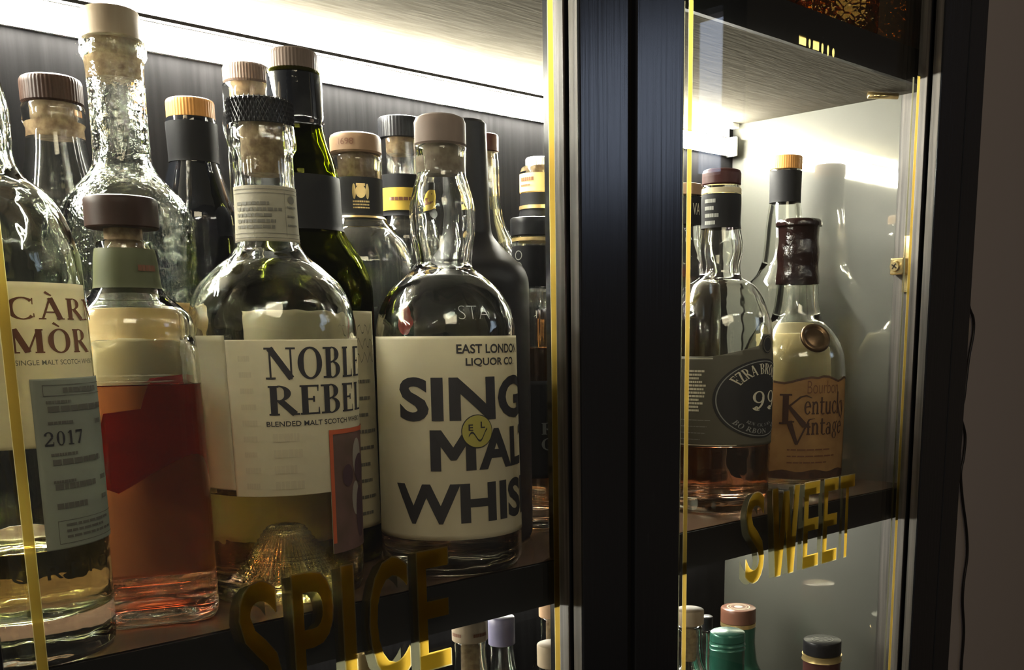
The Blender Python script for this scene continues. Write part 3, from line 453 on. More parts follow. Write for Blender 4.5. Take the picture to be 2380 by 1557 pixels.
# ------------------------------------------------------------------ bottle toolkit
class Bottle:
    def __init__(s, key, name, label, cat='bottle', group=None, square=False, seg=72, tilt=0):
        d = D[key]; s.d = d; s.z0 = d['loc'][2]
        d['cap'] = sorted(d['cap']) if 'cap' in d else None
        s.root = empty(name, d['loc'], d['rot'], label, cat, group)
        p = [tuple(q) for q in d['prof']]
        r0 = p[0][1]
        s.prof = [(0, r0 * .93), (.0025, r0 * .985)] + [q for q in p if q[0] > .006]
        if s.prof[2][0] > .02: s.prof.insert(2, (.01, r0))
        s.top = s.prof[-1][0]; s.square = square; s.seg = seg
        s.sq_z = None
    def m(s, a, z):
        if not s.square: return 1
        n = 2 + 5.0 * max(0, min(1, (s.square - z) / .012))
        b = a + s.sqrot
        return (abs(math.cos(b)) ** n + abs(math.sin(b)) ** n) ** (-1 / n) * 1.0
    sqrot = 0
    def r(s, z, a=0): return pchip(s.prof, z) * s.m(a, z)
    def zs(s, z0, z1, n): return [z0 + (z1 - z0) * i / n for i in range(n + 1)]
    def mod(s): return (lambda a, r, z: r * s.m(a, z)) if s.square else None
    def shell(s, mat, th=.0028, base=.008, floor=None, disp=None, name='glass_body'):
        bm = bmesh.new(); zt = s.top; r0 = s.prof[0][1]
        if floor: outer = [(0, floor[-1][1] - .004)] + [(r, z - .004) for r, z in floor[::-1] if r > 0] + [(r0 * .95, .0)]
        else: outer = [(0, .0035), (r0 * .55, .003), (r0 * .85, .0006), (r0 * .93, 0)]
        for z in s.zs(.0012, zt - .0012, 90): outer.append((pchip(s.prof, z), z))
        rt = pchip(s.prof, zt)
        ti = th * 1.6 if rt < .03 else th
        top = [(rt - .0012, zt), (max(rt - ti, rt * .55), zt - .0004)]
        inner = []
        for z in s.zs(zt - .002, base + .005, 80): inner.append((max(.003, pchip(s.prof, z) - (ti if pchip(s.prof, z) < .024 else th)), z))
        rb = pchip(s.prof, base + .005) - th
        inner += [(rb * .985, base + .002), (rb * .93, base + .0005)]
        if floor: inner += [(min(r, rb * .9), z) for r, z in floor] + [(0, floor[-1][1])]
        else: inner += [(rb * .7, base), (rb * .3, base + .002), (0, base + .003)]
        pts = outer + top + inner
        mod = s.mod()
        if disp: mod = lambda a, r, z: disp(a, r, z)
        lathe(bm, pts, s.seg if not disp else 240, mod)
        s.th, s.base, s.floor, s.disp = th, base, floor, disp
        return obj(name, bm, mat, s.root)
    def solid(s, mat, name='glass_body'):
        bm = bmesh.new(); zt = s.top
        pts = [(0, .002), (s.prof[0][1] * .9, 0)] + [(pchip(s.prof, z), z) for z in s.zs(.001, zt, 90)] + [(0, zt)]
        lathe(bm, pts, s.seg, s.mod()); return autosmooth(obj(name, bm, mat, s.root), 50)
    def liquid(s, zl, mat):
        bm = bmesh.new(); o = .0004; b = s.base
        rb = pchip(s.prof, b + .005) - s.th
        fl = [(min(r, rb * .9), z - o) for r, z in s.floor] if s.floor else [(rb * .7, b - o), (rb * .3, b + .002 - o)]
        zc = s.floor[-1][1] - o if s.floor else b + .003 - o
        pts = [(0, zc)] + fl[::-1] + [(rb * .93, b + .0005 - o), (rb * .985 + o, b + .002 - o)]
        pts += [(pchip(s.prof, z) - s.th + o, z) for z in s.zs(b + .005, zl, 24)] + [(pchip(s.prof, zl) - s.th - .001, zl - .0006), (0, zl - .0006)]
        mod = s.mod()
        if s.disp: mod = lambda a, r, z: s.disp(a, r, z + o)
        lathe(bm, pts, s.seg if not s.disp else 240, mod); return autosmooth(obj('liquid', bm, mat, s.root), 50)
    def turned(s, name, mat, pts, parent=None, ribs=0, rib_d=.0005, seg=64, sharp=35, zr=None, rr=None):
        bm = bmesh.new(); mod = None
        if ribs:
            seg = ribs * 4
            mod = lambda a, r, z: r + (rib_d * (.5 + .5 * math.cos(a * ribs)) - rib_d if r > rr and (zr is None or zr[0] < z < zr[1]) else 0)
        lathe(bm, pts, seg, mod); return autosmooth(obj(name, bm, mat, parent or s.root), sharp)
    def cap(s, mat, r=None, z=None, ribs=0, bev=.0018, name='stopper', rib_d=.0005, parent=None):
        z0, z1 = z or s.d['cap']; r = r or s.d['capr']
        pts = [(0, z0), (r - bev * .4, z0), (r, z0 + bev * .4), (r, z1 - bev), (r - bev * .3, z1 - bev * .35), (r - bev, z1), (0, z1)]
        pts.insert(3, (r, z0 + (z1 - z0) * .3)); pts.insert(4, (r, z0 + (z1 - z0) * .7))
        return s.turned(name, mat, pts, parent, ribs, rib_d * .6, zr=None, rr=r * .9)
    def plug(s, mat, z1, depth, parent=None, r=None, name='cork'):
        r = r or (pchip(s.prof, s.top - .004) - max(.0028, .0045) - .0001)
        return s.turned(name, mat, [(0, z1 - depth), (r * .9, z1 - depth), (r, z1 - depth + .002), (r, z1), (0, z1)], parent, seg=40)
    def sleeve(s, name, mat, z0, z1, off=.0005, parent=None, n=24, cls=True):
        bm = bmesh.new()
        pts = [(pchip(s.prof, z) + off, z) for z in s.zs(z0, z1, n)]
        pts += [(r - off * .8, z) for r, z in pts[::-1]]
        lathe(bm, pts, s.seg, (lambda a, r, z: r * s.m(a, z)) if s.square else None, closed=True)
        return autosmooth(obj(name, bm, mat, parent or s.root), 50)
    def wrap(s, bm, off):
        """bm in (angle, z) coordinates -> onto the bottle surface"""
        for v in bm.verts:
            a, z = v.co.x, v.co.y; rr = s.r(z, a) + off
            v.co = Vector((rr * math.sin(a), -rr * math.cos(a), z))
    def cut(s, bm, step=.12, zstep=None):
        xs = [v.co.x for v in bm.verts]
        x = math.floor(min(xs) / step) * step
        while x < max(xs):
            bmesh.ops.bisect_plane(bm, geom=bm.verts[:] + bm.edges[:] + bm.faces[:], plane_co=(x, 0, 0), plane_no=(1, 0, 0)); x += step
        if zstep:
            ys = [v.co.y for v in bm.verts]; y = math.floor(min(ys) / zstep) * zstep
            while y < max(ys):
                bmesh.ops.bisect_plane(bm, geom=bm.verts[:] + bm.edges[:] + bm.faces[:], plane_co=(0, y, 0), plane_no=(0, 1, 0)); y += zstep
    def sheet(s, name, mat, a0, a1, z0, z1, off=.0004, parent=None, outline=None, label=None):
        """paper label; outline = polygon in (angle, z) when it is not a rectangle"""
        bm = flat_bm([outline] if outline else rect(a0, a1, z0, z1)[0:1])
        s.cut(bm, .09, .004); s.wrap(bm, off)
        o = obj(name, bm, mat, parent or s.root)
        me = o.data; md = o.modifiers.new('thick', 'SOLIDIFY'); md.thickness = .00015; md.offset = -1
        if label: o['label'] = label
        return o
    def ink(s, name, mat, polys, off=.0008, parent=None):
        bm = flat_bm(polys); s.cut(bm, .12); s.wrap(bm, off)
        return obj(name, bm, mat, parent or s.root)
    def text(s, parent, mat, txt, T, off=.0008, name='lettering'):
        return s.ink(name, mat, fit(txt, T[0], T[1], T[2], T[3]), off, parent)
def dashes(x0, x1, y, h, rnd, gap=.18):
    """a line of print too small to read: short word-like bars"""
    out = []; x = x0
    while x < x1 - .01:
        w = (x1 - x0) * rnd.uniform(.06, .2); e = min(x1, x + w)
        out += rect(x, e, y - h / 2, y + h / 2); x = e + h * 1.2 * gap + (x1 - x0) * .02
    return out
def vlines(x0, x1, zt, zb, n, h, rnd):
    out = []
    for i in range(n): out += dashes(x0, x1 - (x1 - x0) * rnd.uniform(0, .35), zt + (zb - zt) * i / max(1, n - 1), h, rnd)
    return out

rnd = random.Random(7)
M['strip_fill'] = emit('fill_strip_diffuser', (1, .93, .78), STRIP * .03)
M['bright_band'] = pbr('white_bright_band', (.85, .83, .78), .5)
M['window_glow'] = emit('evening_window_pane', (.58, .68, .90), .85)
# ------------------------------------------------------------------ the room
def struct(o): o['kind'] = 'structure'; return o
WY = .262
struct(box('wall_back', M['wall_paint'], None, -3, 4, WY, WY + .1, -1.15, 1.6))
struct(box('floor', M['floor_wood'], None, -3, 4, -3, WY + .1, -1.2, -1.15))
struct(box('wall_right', M['wall_paint'], None, 3.2, 3.3, -3, WY, -1.15, 1.6))
struct(box('wall_left', M['wall_paint'], None, -2.3, -2.2, -3, WY, -1.15, 1.6))

wf = bpy.data.objects.new('window_1', None); COL.objects.link(wf); wf['kind'] = 'structure'  # unseen window; panes split to place sheen on post and glare on door
for a in ((-2.95, -2.25, .72, 1.30), (-2.13, -2.0, .74, 1.27)): box('window_pane', M['window_glow'], wf, 3.17, 3.19, *a)
for a in ((-3.0, -2.95, .66, 1.36), (-2.25, -2.13, .66, 1.36), (-2.0, -1.94, .66, 1.36), (-2.95, -2.0, .66, .72), (-2.95, -2.0, 1.30, 1.36)):
    box('window_frame', M['black_wood'], wf, 3.14, 3.2, *a)

# ------------------------------------------------------------------ the cabinet
HH, TT, DD, XR = .372, .0293, .2317, .9483
XJ, XK, WD = .5827, .4517, .3155
XL0, ZTOP, ZBOT = -.30, HH + TT + .36, -(HH + TT) - .30
cab = empty('display_cabinet', (0, 0, 0), 0, 'tall black wooden display cabinet with glass doors holding the whisky bottles', 'cabinet')
XO = .986
box('back_panel', M['back_wood'], cab, XL0, XR, DD, DD + .008, ZBOT, ZTOP)
sp = box('side_panel', M['side_panel'], cab, XR, XR + .006, .031, DD, ZBOT, ZTOP)
sp['label'] = 'polished grey inner side panel'
box('side_panel', M['back_wood'], cab, XL0 - .01, XL0, 0, DD, ZBOT, ZTOP)
box('outer_side', M['black_wood'], cab, XR + .006, XO, .031, DD + .02, ZBOT, ZTOP)
cp = box('corner_post', M['grain_wood'], cab, XR, XO, -.006, .0312, ZBOT, ZTOP)
box('cabinet_top', M['black_wood'], cab, XL0 - .01, XO, 0, DD + .02, ZTOP, ZTOP + .03)
box('base_cupboard', M['black_wood'], cab, XL0 - .01, XO, 0, DD + .02, -1.15, ZBOT)
for k, (z, nm) in enumerate(((0, 'shelf'), (HH + TT, 'shelf'), (-(HH + TT), 'shelf'))):
    s = box('shelf', M['shelf_wood'], cab, XL0, XR, .001, DD, z - TT * .5, z)
    e = box('shelf_edge', M['black_edge'], s, XL0, XR, -.0005, .004, z - TT, z)
    u = box('shelf_underside', M['ceil_wood'], s, XL0, XR, .004, DD, z - TT, z - TT * .5)
box('middle_post', M['black_wood'], cab, .468, .556, -.001, .012, ZBOT, ZTOP)

def strip(z, mat):
    hz = .0172; zc = z + hz / 2
    h = box('light_strip', M['alu'], cab, XL0, .938, DD - .0035, DD, z, z + hz + .001)
    bm = bmesh.new(); n = 14; r = hz / 2
    rings = []
    for x in (XL0 + .004, .926):
        rings.append([bm.verts.new((x, DD - .0035 - .010 * math.sin(PI * k / n), zc - r * math.cos(PI * k / n))) for k in range(n + 1)])
    for k in range(n): bm.faces.new((rings[0][k], rings[0][k + 1], rings[1][k + 1], rings[1][k]))
    d = obj('diffuser', bm, mat, h)
    box('added_bright_band', M['bright_band'], h, XL0, .938, DD - .003, DD, z + hz + .0024, (HH if z < .5 else ZTOP) if z > 0 else -TT)  # white band added above the strip so the wall there blows out
    box('end_cap', M['white_clip'], h, .936, .9395, DD - .014, DD, z - .001, z + hz + .002, bevel=.0012)
    box('channel_lip', M['black_edge'], h, XL0, .938 if z < 0 else .6764, DD - .0125, DD - .0095, z + hz + .0006, z + hz + .0030)
strip(.3387, M['strip_on'])
strip(-TT - .0333, M['strip_low'])
strip(ZTOP - .0333, M['strip_fill'])  # unseen strip, added to light the upper compartment dimly
box('shelf_clip', M['white_clip'], cab, .932, .944, DD - .012, DD - .002, HH - .005, HH, bevel=.001)

# magnetic catch pin under the shelf and brass bracket on the corner post
bm = bmesh.new(); bmesh.ops.create_cone(bm, segments=16, radius1=.0028, radius2=.0028, depth=.030, cap_ends=True)
bm.transform(Matrix.Translation((.9235, .037, HH - .0035)) @ Matrix.Rotation(math.radians(-123), 4, 'Z') @ Matrix.Rotation(PI / 2, 4, 'X')); obj('shelf_pin', bm, M['brass'], cab)
br = box('catch_bracket', M['brass'], cab, .9385, XR, .0155, .0300, .2045, .2205, bevel=.0014)
br['label'] = 'small brass catch with a screw'
box('plate', M['brass'], br, .9452, XR, .0112, .0200, .188, .2415, bevel=.0006)
bm = bmesh.new(); bmesh.ops.create_cone(bm, segments=24, radius1=.0055, radius2=.0045, depth=.0035, cap_ends=True)
bm.transform(Matrix.Translation((.9372, .0238, .2125)) @ Matrix.Rotation(-PI / 2, 4, 'Y')); sc = obj('screw', bm, M['brass'], br, smooth=False)
bm = bmesh.new()
for ang in (0, PI / 2):
    r_ = bmesh.ops.create_cube(bm, size=1, matrix=Matrix.Translation((.9354, .0238, .2125)) @ Matrix.Rotation(ang + .6, 4, 'X') @ Matrix.Diagonal((.0005, .006, .0011, 1)))
obj('screw_slot', bm, M['black_edge'], br, smooth=False)

def door(x_in0, x_in1, x_out0, x_out1, word, wpos, stile_l=True):
    """x_in* inner edges of the stiles, x_out* outer edges"""
    d = bpy.data.objects.new('door', None); COL.objects.link(d); d.parent = cab
    bm = bmesh.new()
    for (a, b, s) in ((x_out0, x_in0, 1), (x_in1, x_out1, -1)):
        add_box(bm, a, b, -.030, -.0205, ZBOT, ZTOP, bevel=.0012)      # outer moulding
        add_box(bm, min(a, b - s * .006) if s > 0 else a + .006, b - .006 if s > 0 else b, -.0205, -.0165, ZBOT, ZTOP)
        if s > 0: add_box(bm, a, b - .001, -.0165, -.0065, ZBOT, ZTOP)
        else: add_box(bm, a + .001, b, -.0165, -.0065, ZBOT, ZTOP)
    add_box(bm, x_out0, x_out1, -.030, -.0065, ZTOP - .05, ZTOP); add_box(bm, x_out0, x_out1, -.030, -.0065, ZBOT, ZBOT + .05)
    f = obj('door_frame', bm, M['black_wood'], d, smooth=False)
    for (x0, x1) in ((x_in0 - .0012, x_in0 + .0003), (x_in1 - .0003, x_in1 + .0012)):
        bmb = bmesh.new(); add_box(bmb, x0, x1, -.0285, -.0212, ZBOT + .05, ZTOP - .05); add_box(bmb, x0, x1, -.0160, -.0068, ZBOT + .05, ZTOP - .05)
        obj('glazing_bead', bmb, M['grain_wood'], d, smooth=False)
    g = box('glass_pane', M['pane'], d, x_in0, x_in1, -.0124, -.0100, ZBOT + .05, ZTOP - .05)
    return d
def film(name, polys, mat, parent, y, th=.0001):
    bm = flat_bm(polys); bm.transform(Matrix(((1, 0, 0, 0), (0, 0, 1, y), (0, 1, 0, 0), (0, 0, 0, 1))))
    return obj(name, bm, mat, parent, smooth=False)
def lettered(d, xs, zb, zt, word):
    """one gold letter per span, a pale outline round each and its reflection in the glass painted olive to its left"""
    out, gold, ghost = [], [], []
    for c, (a, b) in zip(word, xs):
        g = block('W') if c == 'W' else sans(c, .006); gold += fit(g, a, b, zb, zt)
        o = g; out += fit(o, a - .0007, b + .0007, zb - .0008, zt + .0008)
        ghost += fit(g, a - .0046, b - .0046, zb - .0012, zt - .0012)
    film('lettering', gold, M['gold_letter'], d, -.01275)
    film('lettering_outline', out, M['gold_pale'], d, -.01262)
    film('lettering_reflection', ghost, M['gold_reflection'], d, -.00985)
dl = door(.1165, .4590, .086, .5024, 'SPICE', 0)
dr = door(.5560, .9075, .5093, .9550, 'SWEET', 0)
LW = .0042
for d, xa in ((dl, XK - WD), (dl, XK), (dr, XJ), (dr, XJ + WD)):
    film('border_line', rect(xa - LW / 2, xa + LW / 2, ZBOT + .06, .3735), M['gold_film'], d, -.01275)
    film('border_edge', rect(xa - LW / 2 - .0003, xa + LW / 2 + .0003, ZBOT + .06, .3738), M['gold_pale'], d, -.01262)
    if d is dr: film('border_reflection', rect(xa - LW / 2 - .0034, xa - LW / 2 - .0008, ZBOT + .06, .3725), M['gold_reflection'], d, -.00985)  # reflection of the line in the glass, painted as a film
lettered(dl, ((.2304, .2520), (.2606, .2840), (.2906, .2976), (.3075, .3335), (.3408, .3632)), -.0462, .0262, 'SPICE')
lettered(dr, ((.6585, .6830), (.6935, .7320), (.7400, .7630), (.7702, .7925), (.7960, .8190)), -.0495, .0245, 'SWEET')
gm = []
for x, w, z, h in ((.716, .0095, .3712, .007), (.7256, .0028, .3708, .0075), (.7345, .0085, .3706, .0068), (.7435, .0030, .3702, .0085), (.7515, .0028, .3698, .0085), (.7592, .0034, .3694, .0068)):
    gm += (rect(x - w / 2, x + w / 2, z - h / 2, z + h / 2) if w > .005 else ellipse(x, z, w / 2, h / 2, 14))
film('small_lettering', gm, M['gold_film'], dr, -.01275)
# outer stile of the cabinet to the right of the doors
box('outer_stile', M['black_wood'], cab, .9555, .9905, -.030, -.0005, ZBOT - .3, ZTOP + .03, bevel=.0015)
box('door_stop', M['black_edge'], cab, .5027, .5090, -.026, -.001, ZBOT, ZTOP)

pts = [(1.444, 0.257, 0.5479), (1.524, 0.257, 0.3823), (1.569, 0.257, 0.2343), (1.5882, 0.257, 0.189), (1.6058, 0.257, 0.1693), (1.6091, 0.257, 0.1459), (1.5992, 0.257, 0.109), (1.5948, 0.257, 0.0753), (1.5904, 0.257, 0.0415), (1.5812, 0.257, 0.0215), (1.6024, 0.257, -0.0143), (1.6025, 0.257, -0.0491), (1.5956, 0.257, -0.0765), (1.6075, 0.257, -0.1202), (1.6284, 0.257, -0.1732), (1.6377, 0.257, -0.2185), (1.631, 0.257, -0.2617), (1.6313, 0.257, -0.2989), (1.6433, 0.257, -0.3541), (1.6426, 0.257, -0.4204), (1.6492, 0.257, -0.4943), (1.6647, 0.257, -0.6998)]
sm = []
for i in range(len(pts) - 1):
    p0, p1, p2, p3 = pts[max(0, i - 1)], pts[i], pts[i + 1], pts[min(len(pts) - 1, i + 2)]
    for k in range(6):
        t = k / 6; sm.append(tuple(.5 * (2 * p1[j] + (p2[j] - p0[j]) * t + (2 * p0[j] - 5 * p1[j] + 4 * p2[j] - p3[j]) * t * t + (3 * p1[j] - p0[j] - 3 * p2[j] + p3[j]) * t**3) for j in range(3)))
cb = tube('power_cable', sm + [pts[-1]], .0023, M['cable'])
cb['label'] = 'thin black cable hanging in loose waves beside the cabinet, in front of the grey wall'; cb['category'] = 'cable'

# ------------------------------------------------------------------ bottles, upper compartment
PI2 = PI / 2
LIGHTS = 0
# --- front row
b = Bottle('cm', 'whisky_bottle', 'clear round bottle, cream label reading CÀRN MÒR and a blue-grey panel dated 2017', seg=96)
b.shell(M['glass_tint'], th=.0030, base=.022)
b.liquid(b.d['liq'], M['liq_straw'])
b.cap(M['cork_grey'], r=.016, z=[b.top + .0005, b.top + .018]); b.plug(M['cork'], b.top + .001, .018)
T = b.d['label']; L = b.sheet('label', M['cream_paper'], -.95, 1.27, T[2], T[3])
b.text(L, M['ink_brown'], serif('CÀRN'), b.d['carn']); b.text(L, M['ink_brown'], serif('MÒR'), b.d['mor'])
b.text(L, M['ink_grey'], sans('SINGLE MALT SCOTCH WHISKY', .005), b.d['small'])
T = b.d['panel']; L = b.sheet('label', M['blue_paper'], T[0], T[0] + 1.15, T[2], T[3], off=.0007, label='blue-grey data panel')
a0, a1, z0, z1 = T[0], T[0] + 1.15, T[2], T[3]; aw, zh = a1 - a0, z1 - z0
b.text(L, M['ink'], serif('2017', .12), b.d['y2017'], off=.0011)
fz = lambda f: z1 - zh * f
pol = frame(a0 + aw * .10, a0 + aw * .98, fz(.10), fz(.035), .008, .0003) + dashes(a0 + aw * .3, a0 + aw * .8, fz(.068), .0022, rnd)
for f, q in ((.135, .38), (.255, .38), (.60, .35), (.44, .4)): pol += dashes(a0 + aw * .12, a0 + aw * q, fz(f), .0013, rnd)
for f, q in ((.175, .92), (.485, .75), (.63, .62), (.745, .48)): pol += dashes(a0 + aw * .13, a0 + aw * q, fz(f), .0026, rnd)
for f in (.255, .60, .72): pol += dashes(a0 + aw * .72, a0 + aw * .86, fz(f) - .001, .0022, rnd)
pol += frame(a0 + aw * .12, a0 + aw * .96, fz(.97), fz(.83), .006, .0003) + vlines(a0 + aw * .2, a0 + aw * .92, fz(.86), fz(.93), 3, .0012, rnd)
b.ink('small_print', M['ink_grey'], pol, .0011, L)
b.text(b.root, M['glass_tint'], sans('C O R P I O', .01), b.d['emb'], off=.0006, name='embossed_reflected_lettering')

b = Bottle('red', 'whisky_bottle', 'small square-shouldered bottle of deep red-amber spirit with dark wooden stopper and olive collar', square=True, seg=96)
b.square = .150
b.shell(M['glass'], th=.0026, base=.010)
b.liquid(b.d['liq'], M['liq_red'])
b.cap(M['wood_dark']); b.plug(M['cork'], b.d['cap'][0] + .0005, b.d['cap'][0] - b.d['collar'][0] + .01)
L = b.sleeve('neck_label', M['green_paper'], b.d['collar'][1], b.d['collar'][0])
b.ink('lettering', M['ink_brown'], dashes(.35, 1.0, (b.d['collar'][0] + b.d['collar'][1]) / 2, .003, rnd), .0011, L)
L = b.sheet('back_label', M['back_paper'], PI - .78, PI + .62, .018, .150, off=.0004, label='white label on the far side')
zc = .105
b.ink('artwork', M['red_ink'], [[(PI - .77, .088), (PI - .77, .130), (PI - .22, .128), (PI - .10, .118), (PI - .04, .112), (PI + .50, .110), (PI + .60, .095), (PI + .60, .070), (PI + .40, .066), (PI - .35, .080)]], -.00005, L)

b = Bottle('noble', 'whisky_bottle', 'round clear bottle with white label reading NOBLE REBEL and knurled black stopper', seg=96)
fl0, fl1 = b.d['floor']
fk = [(.0325, .009), (.031, .0095), (.0285, .011), (.0230, .020), (.0175, .029), (.0125, .037), (.0100, .0405), (.007, .0425), (.003, .043)]
fk = [(r * .80, z) for r, z in fk]
fl = []
for (r0_, z0_), (r1_, z1_) in zip(fk, fk[1:]):
    for k in range(12): fl.append((r0_ + (r1_ - r0_) * k / 12, z0_ + (z1_ - z0_) * k / 12))
fl.append(fk[-1])
def knurl(a, r, z):
    if r < .0035 or r > .0232 or z > .05 or z < .004: return r
    return r + .0006 * math.sin(a * 24 + z * 1300) * math.sin(a * 24 - z * 1300)
b.shell(M['glass_wavy'], th=.0028, base=.009, floor=fl, disp=lambda a, r, z: knurl(a, r, z))
b.liquid(b.d['liq'], M['liq_gold'])
z0, z1 = b.d['cap']; cr = b.d['capr']
st = b.cap(M['black_cap'], bev=.002)
bmk = bmesh.new()
nk = 40
for i in range(nk):
    for j in range(5):
        a = 2 * PI * (i + .5 * (j % 2)) / nk; z = z0 + (z1 - z0) * (.14 + .18 * j)
        hw_, hh_ = PI / nk * .82, (z1 - z0) * .085
        P_ = lambda aa, zz, rr: Vector((rr * math.sin(aa), -rr * math.cos(aa), zz))
        vs = [bmk.verts.new(P_(a + dx * hw_, z + dz * hh_, cr)) for dx, dz in ((-1, 0), (0, -1.9), (1, 0), (0, 1.9))]; tp = bmk.verts.new(P_(a, z, cr + .0011))
        for k in range(4): bmk.faces.new((vs[k], vs[(k + 1) % 4], tp))
kn = obj('knurling', bmk, M['black_cap'], st, smooth=False)
b.plug(M['cork'], z0 + .0005, .026, r=.0115)
T = b.d['neck']; n0, n1 = min(T), max(T)
L = b.sheet('neck_label', M['grey_paper'], -1.5, 1.62, n0, n1)
pol = [q for zf in (.06, .14, .86, .93) for q in rect(-1.3, 1.5, n0 + (n1 - n0) * zf, n0 + (n1 - n0) * zf + .0003)]
pol += vlines(-1.05, .55, n1 - (n1 - n0) * .32, n0 + (n1 - n0) * .26, 5, .0017, rnd) + rect(.62, .635, n0 + .003, n1 - .003) + ellipse(.92, n1 - .007, .16, .0022) + vlines(.7, 1.2, n1 - .011, n0 + .009, 3, .001, rnd)
b.ink('small_print', M['ink_grey'], pol, .0008, L)
T = b.d['label']; B2_ = b.d['back']
b.sheet('back_label', M['back_paper'], -1.75, T[0] - .004, B2_[2], B2_[3])
A = b.d['art']
L = b.sheet('label', M['white_paper'], T[0], 1.9, T[2], T[3], outline=[(T[0], T[2]), (A[0], T[2]), (A[0], A[2]), (1.9, A[2]), (1.9, T[3]), (T[0], T[3])])
b.text(L, M['ink'], serif('NOBLE', .05), [b.d['noble'][0], 1.36, *b.d['noble'][2:]]); b.text(L, M['ink'], serif('REBEL', .05), [b.d['rebel'][0], 1.38, *b.d['rebel'][2:]])
b.text(L, M['ink'], sans('BLENDED MALT SCOTCH WHISKY', .01), [b.d['small'][0], 1.3, *b.d['small'][2:]])
b.ink('small_print', M['ink_faint'], vlines(-.08, .28, T[3] - (T[3] - T[2]) * .62, T[2] + .006, 4, .0045, rnd) + [[(x, z) for x, z in q] for q in vlines(-.42, -.22, T[3] - .01, T[2] + .006, 9, .003, rnd)], .0008, L)
ar = b.ink('artwork', M['art_brown'], rect(A[0], 1.9, A[2], A[3]), .0006, L)
b.ink('artwork_border', M['orange_ink'], rect(A[0], A[0] + .055, A[2] + .006, A[3]) + rect(A[0], 1.9, A[3] - .0026, A[3]), .0009, L)
az_, ah = A[3] - A[2], A[0]
b.ink('artwork_shapes', M['art_pale'], ellipse(ah + .55, A[2] + az_ * .75, .13, az_ * .16) + ellipse(ah + .48, A[2] + az_ * .42, .1, az_ * .14), .0009, L)
b.ink('artwork_shapes', M['art_plum'], ellipse(ah + .62, A[2] + az_ * .66, .16, az_ * .12) + ellipse(ah + .30, A[2] + az_ * .62, .11, az_ * .09) + ellipse(ah + .6, A[2] + az_ * .3, .12, az_ * .22), .0010, L)

b = Bottle('single', 'whisky_bottle', 'round clear bottle whose white label shouts SINGLE MALT WHISKY with a mustard smiley disc', seg=96)
b.shell(M['glass_wavy'], th=.0028, base=.014)
b.liquid(b.d['liq'], M['liq_deep'])
b.cap(M['wood_grey'], bev=.004); c0, c1 = b.d['cork']; b.plug(M['cork_grey'], b.d['cap'][0] + .0005, b.d['cap'][0] - c1)
T = b.d['label']; L = b.sheet('label', M['white_paper'], -1.48, 1.95, T[2], T[3])
q = b.d
b.text(L, M['ink'], sans('EAST LONDON', .022), [q['east'][0], 1.28, *q['east'][2:]]); b.text(L, M['ink'], sans('LIQUOR CO.', .022), [q['liquor'][0], 1.16, *q['liquor'][2:]])
b.text(L, M['ink'], sans('SINGLE', .035), [q['sing'][0], 2.40, *q['sing'][2:]]); b.text(L, M['ink'], sans('ALT', .035), [q['malt'][0] + .66, 1.80, *q['malt'][2:]])
b.text(L, M['ink'], block('M'), [q['malt'][0], q['malt'][0] + .62, *q['malt'][2:]]); b.text(L, M['ink'], sans('WHISKY', .035), [q['whis'][0], 2.35, *q['whis'][2:]])
sa, sz = q['smile']; sr = .0098; sra = sr / .0455
b.ink('smiley_rim', M['ink'], ellipse(sa, sz, sra * 1.06, sr * 1.06), .0010, L)
sm_ = b.ink('smiley_disc', M['smile_yellow'], ellipse(sa, sz, sra, sr), .0012, L)
fc = fit(sans('E', .02), sa - sra * .6, sa - sra * .3, sz + sr * .05, sz + sr * .45) + fit(sans('L', .02), sa + sra * .2, sa + sra * .5, sz + sr * .2, sz + sr * .6)
mo = []
for k in range(24):
    t0, t1 = k / 24, (k + 1) / 24
    f = lambda t: (sa + sra * (-.6 + 1.25 * t), sz - sr * .42 + sr * .32 * math.sin(t * 2 * PI * 1.15 + .4) + sr * .25 * t)
    (x0, y0), (x1, y1) = f(t0), f(t1); mo.append([(x0, y0 - .0006), (x1, y1 - .0006), (x1, y1 + .0006), (x0, y0 + .0006)])
b.ink('smiley_face', M['ink'], fc + mo, .0014, L)
b.text(b.root, M['ink_dim'], sans('STA', -.03), [.18, .66, q['label'][3] + .010, q['label'][3] + .018], off=.0005, name='embossed_reflected_lettering')  # reflected letters painted on the shoulder in pale ink

# --- behind the front row, left compartment
def clear_bottle(key, label, capm, group=None, mat='glass', ribs=0, cork='cork', bev=.0018, pd=.02, liq=None, liqm=None, name='whisky_bottle', base=.010):
    b = Bottle(key, name, label, group=group); b.shell(M[mat], base=base)
    b.cap(M[capm], ribs=ribs, bev=bev)
    if cork: b.plug(M[cork], b.d['cap'][0] + .0005, pd + b.d['cap'][0] - b.top)
    if liq: b.liquid(liq, M[liqm])
    return b
b = clear_bottle('capclear', 'clear long-necked bottle with a dark ribbed-wood stopper, behind the CARN MOR bottle', 'wood_dark', ribs=48, bev=.003)
b = clear_bottle('bubbly', 'tallest clear bottle of bubbled glass with a pale wooden stopper against the light', 'wood_top', mat='glass_bub', bev=.002, pd=.022, cork='cork')
z0, z1 = sorted(b.d['label']); L = b.sheet('label', M['tan_paper'], -1.45, 1.3, z0, z1); b.ink('small_print', M['ink_brown'], ellipse(.95, z1 - .022, .13, .008) + ellipse(.98, z1 - .042, .15, .008) + dashes(.6, 1.2, z1 - .055, .004, rnd), .0008, L)
b = Bottle('orangecap', 'whisky_bottle', 'black glass bottle with orange ribbed stopper, between the tallest clear bottle and NOBLE REBEL')
b.solid(M['black_glass']); b.cap(M['wood_orange'], ribs=46, bev=.002)
z0, z1 = sorted(b.d['caps']); b.sleeve('capsule', M['black_soft'], z0, z1)
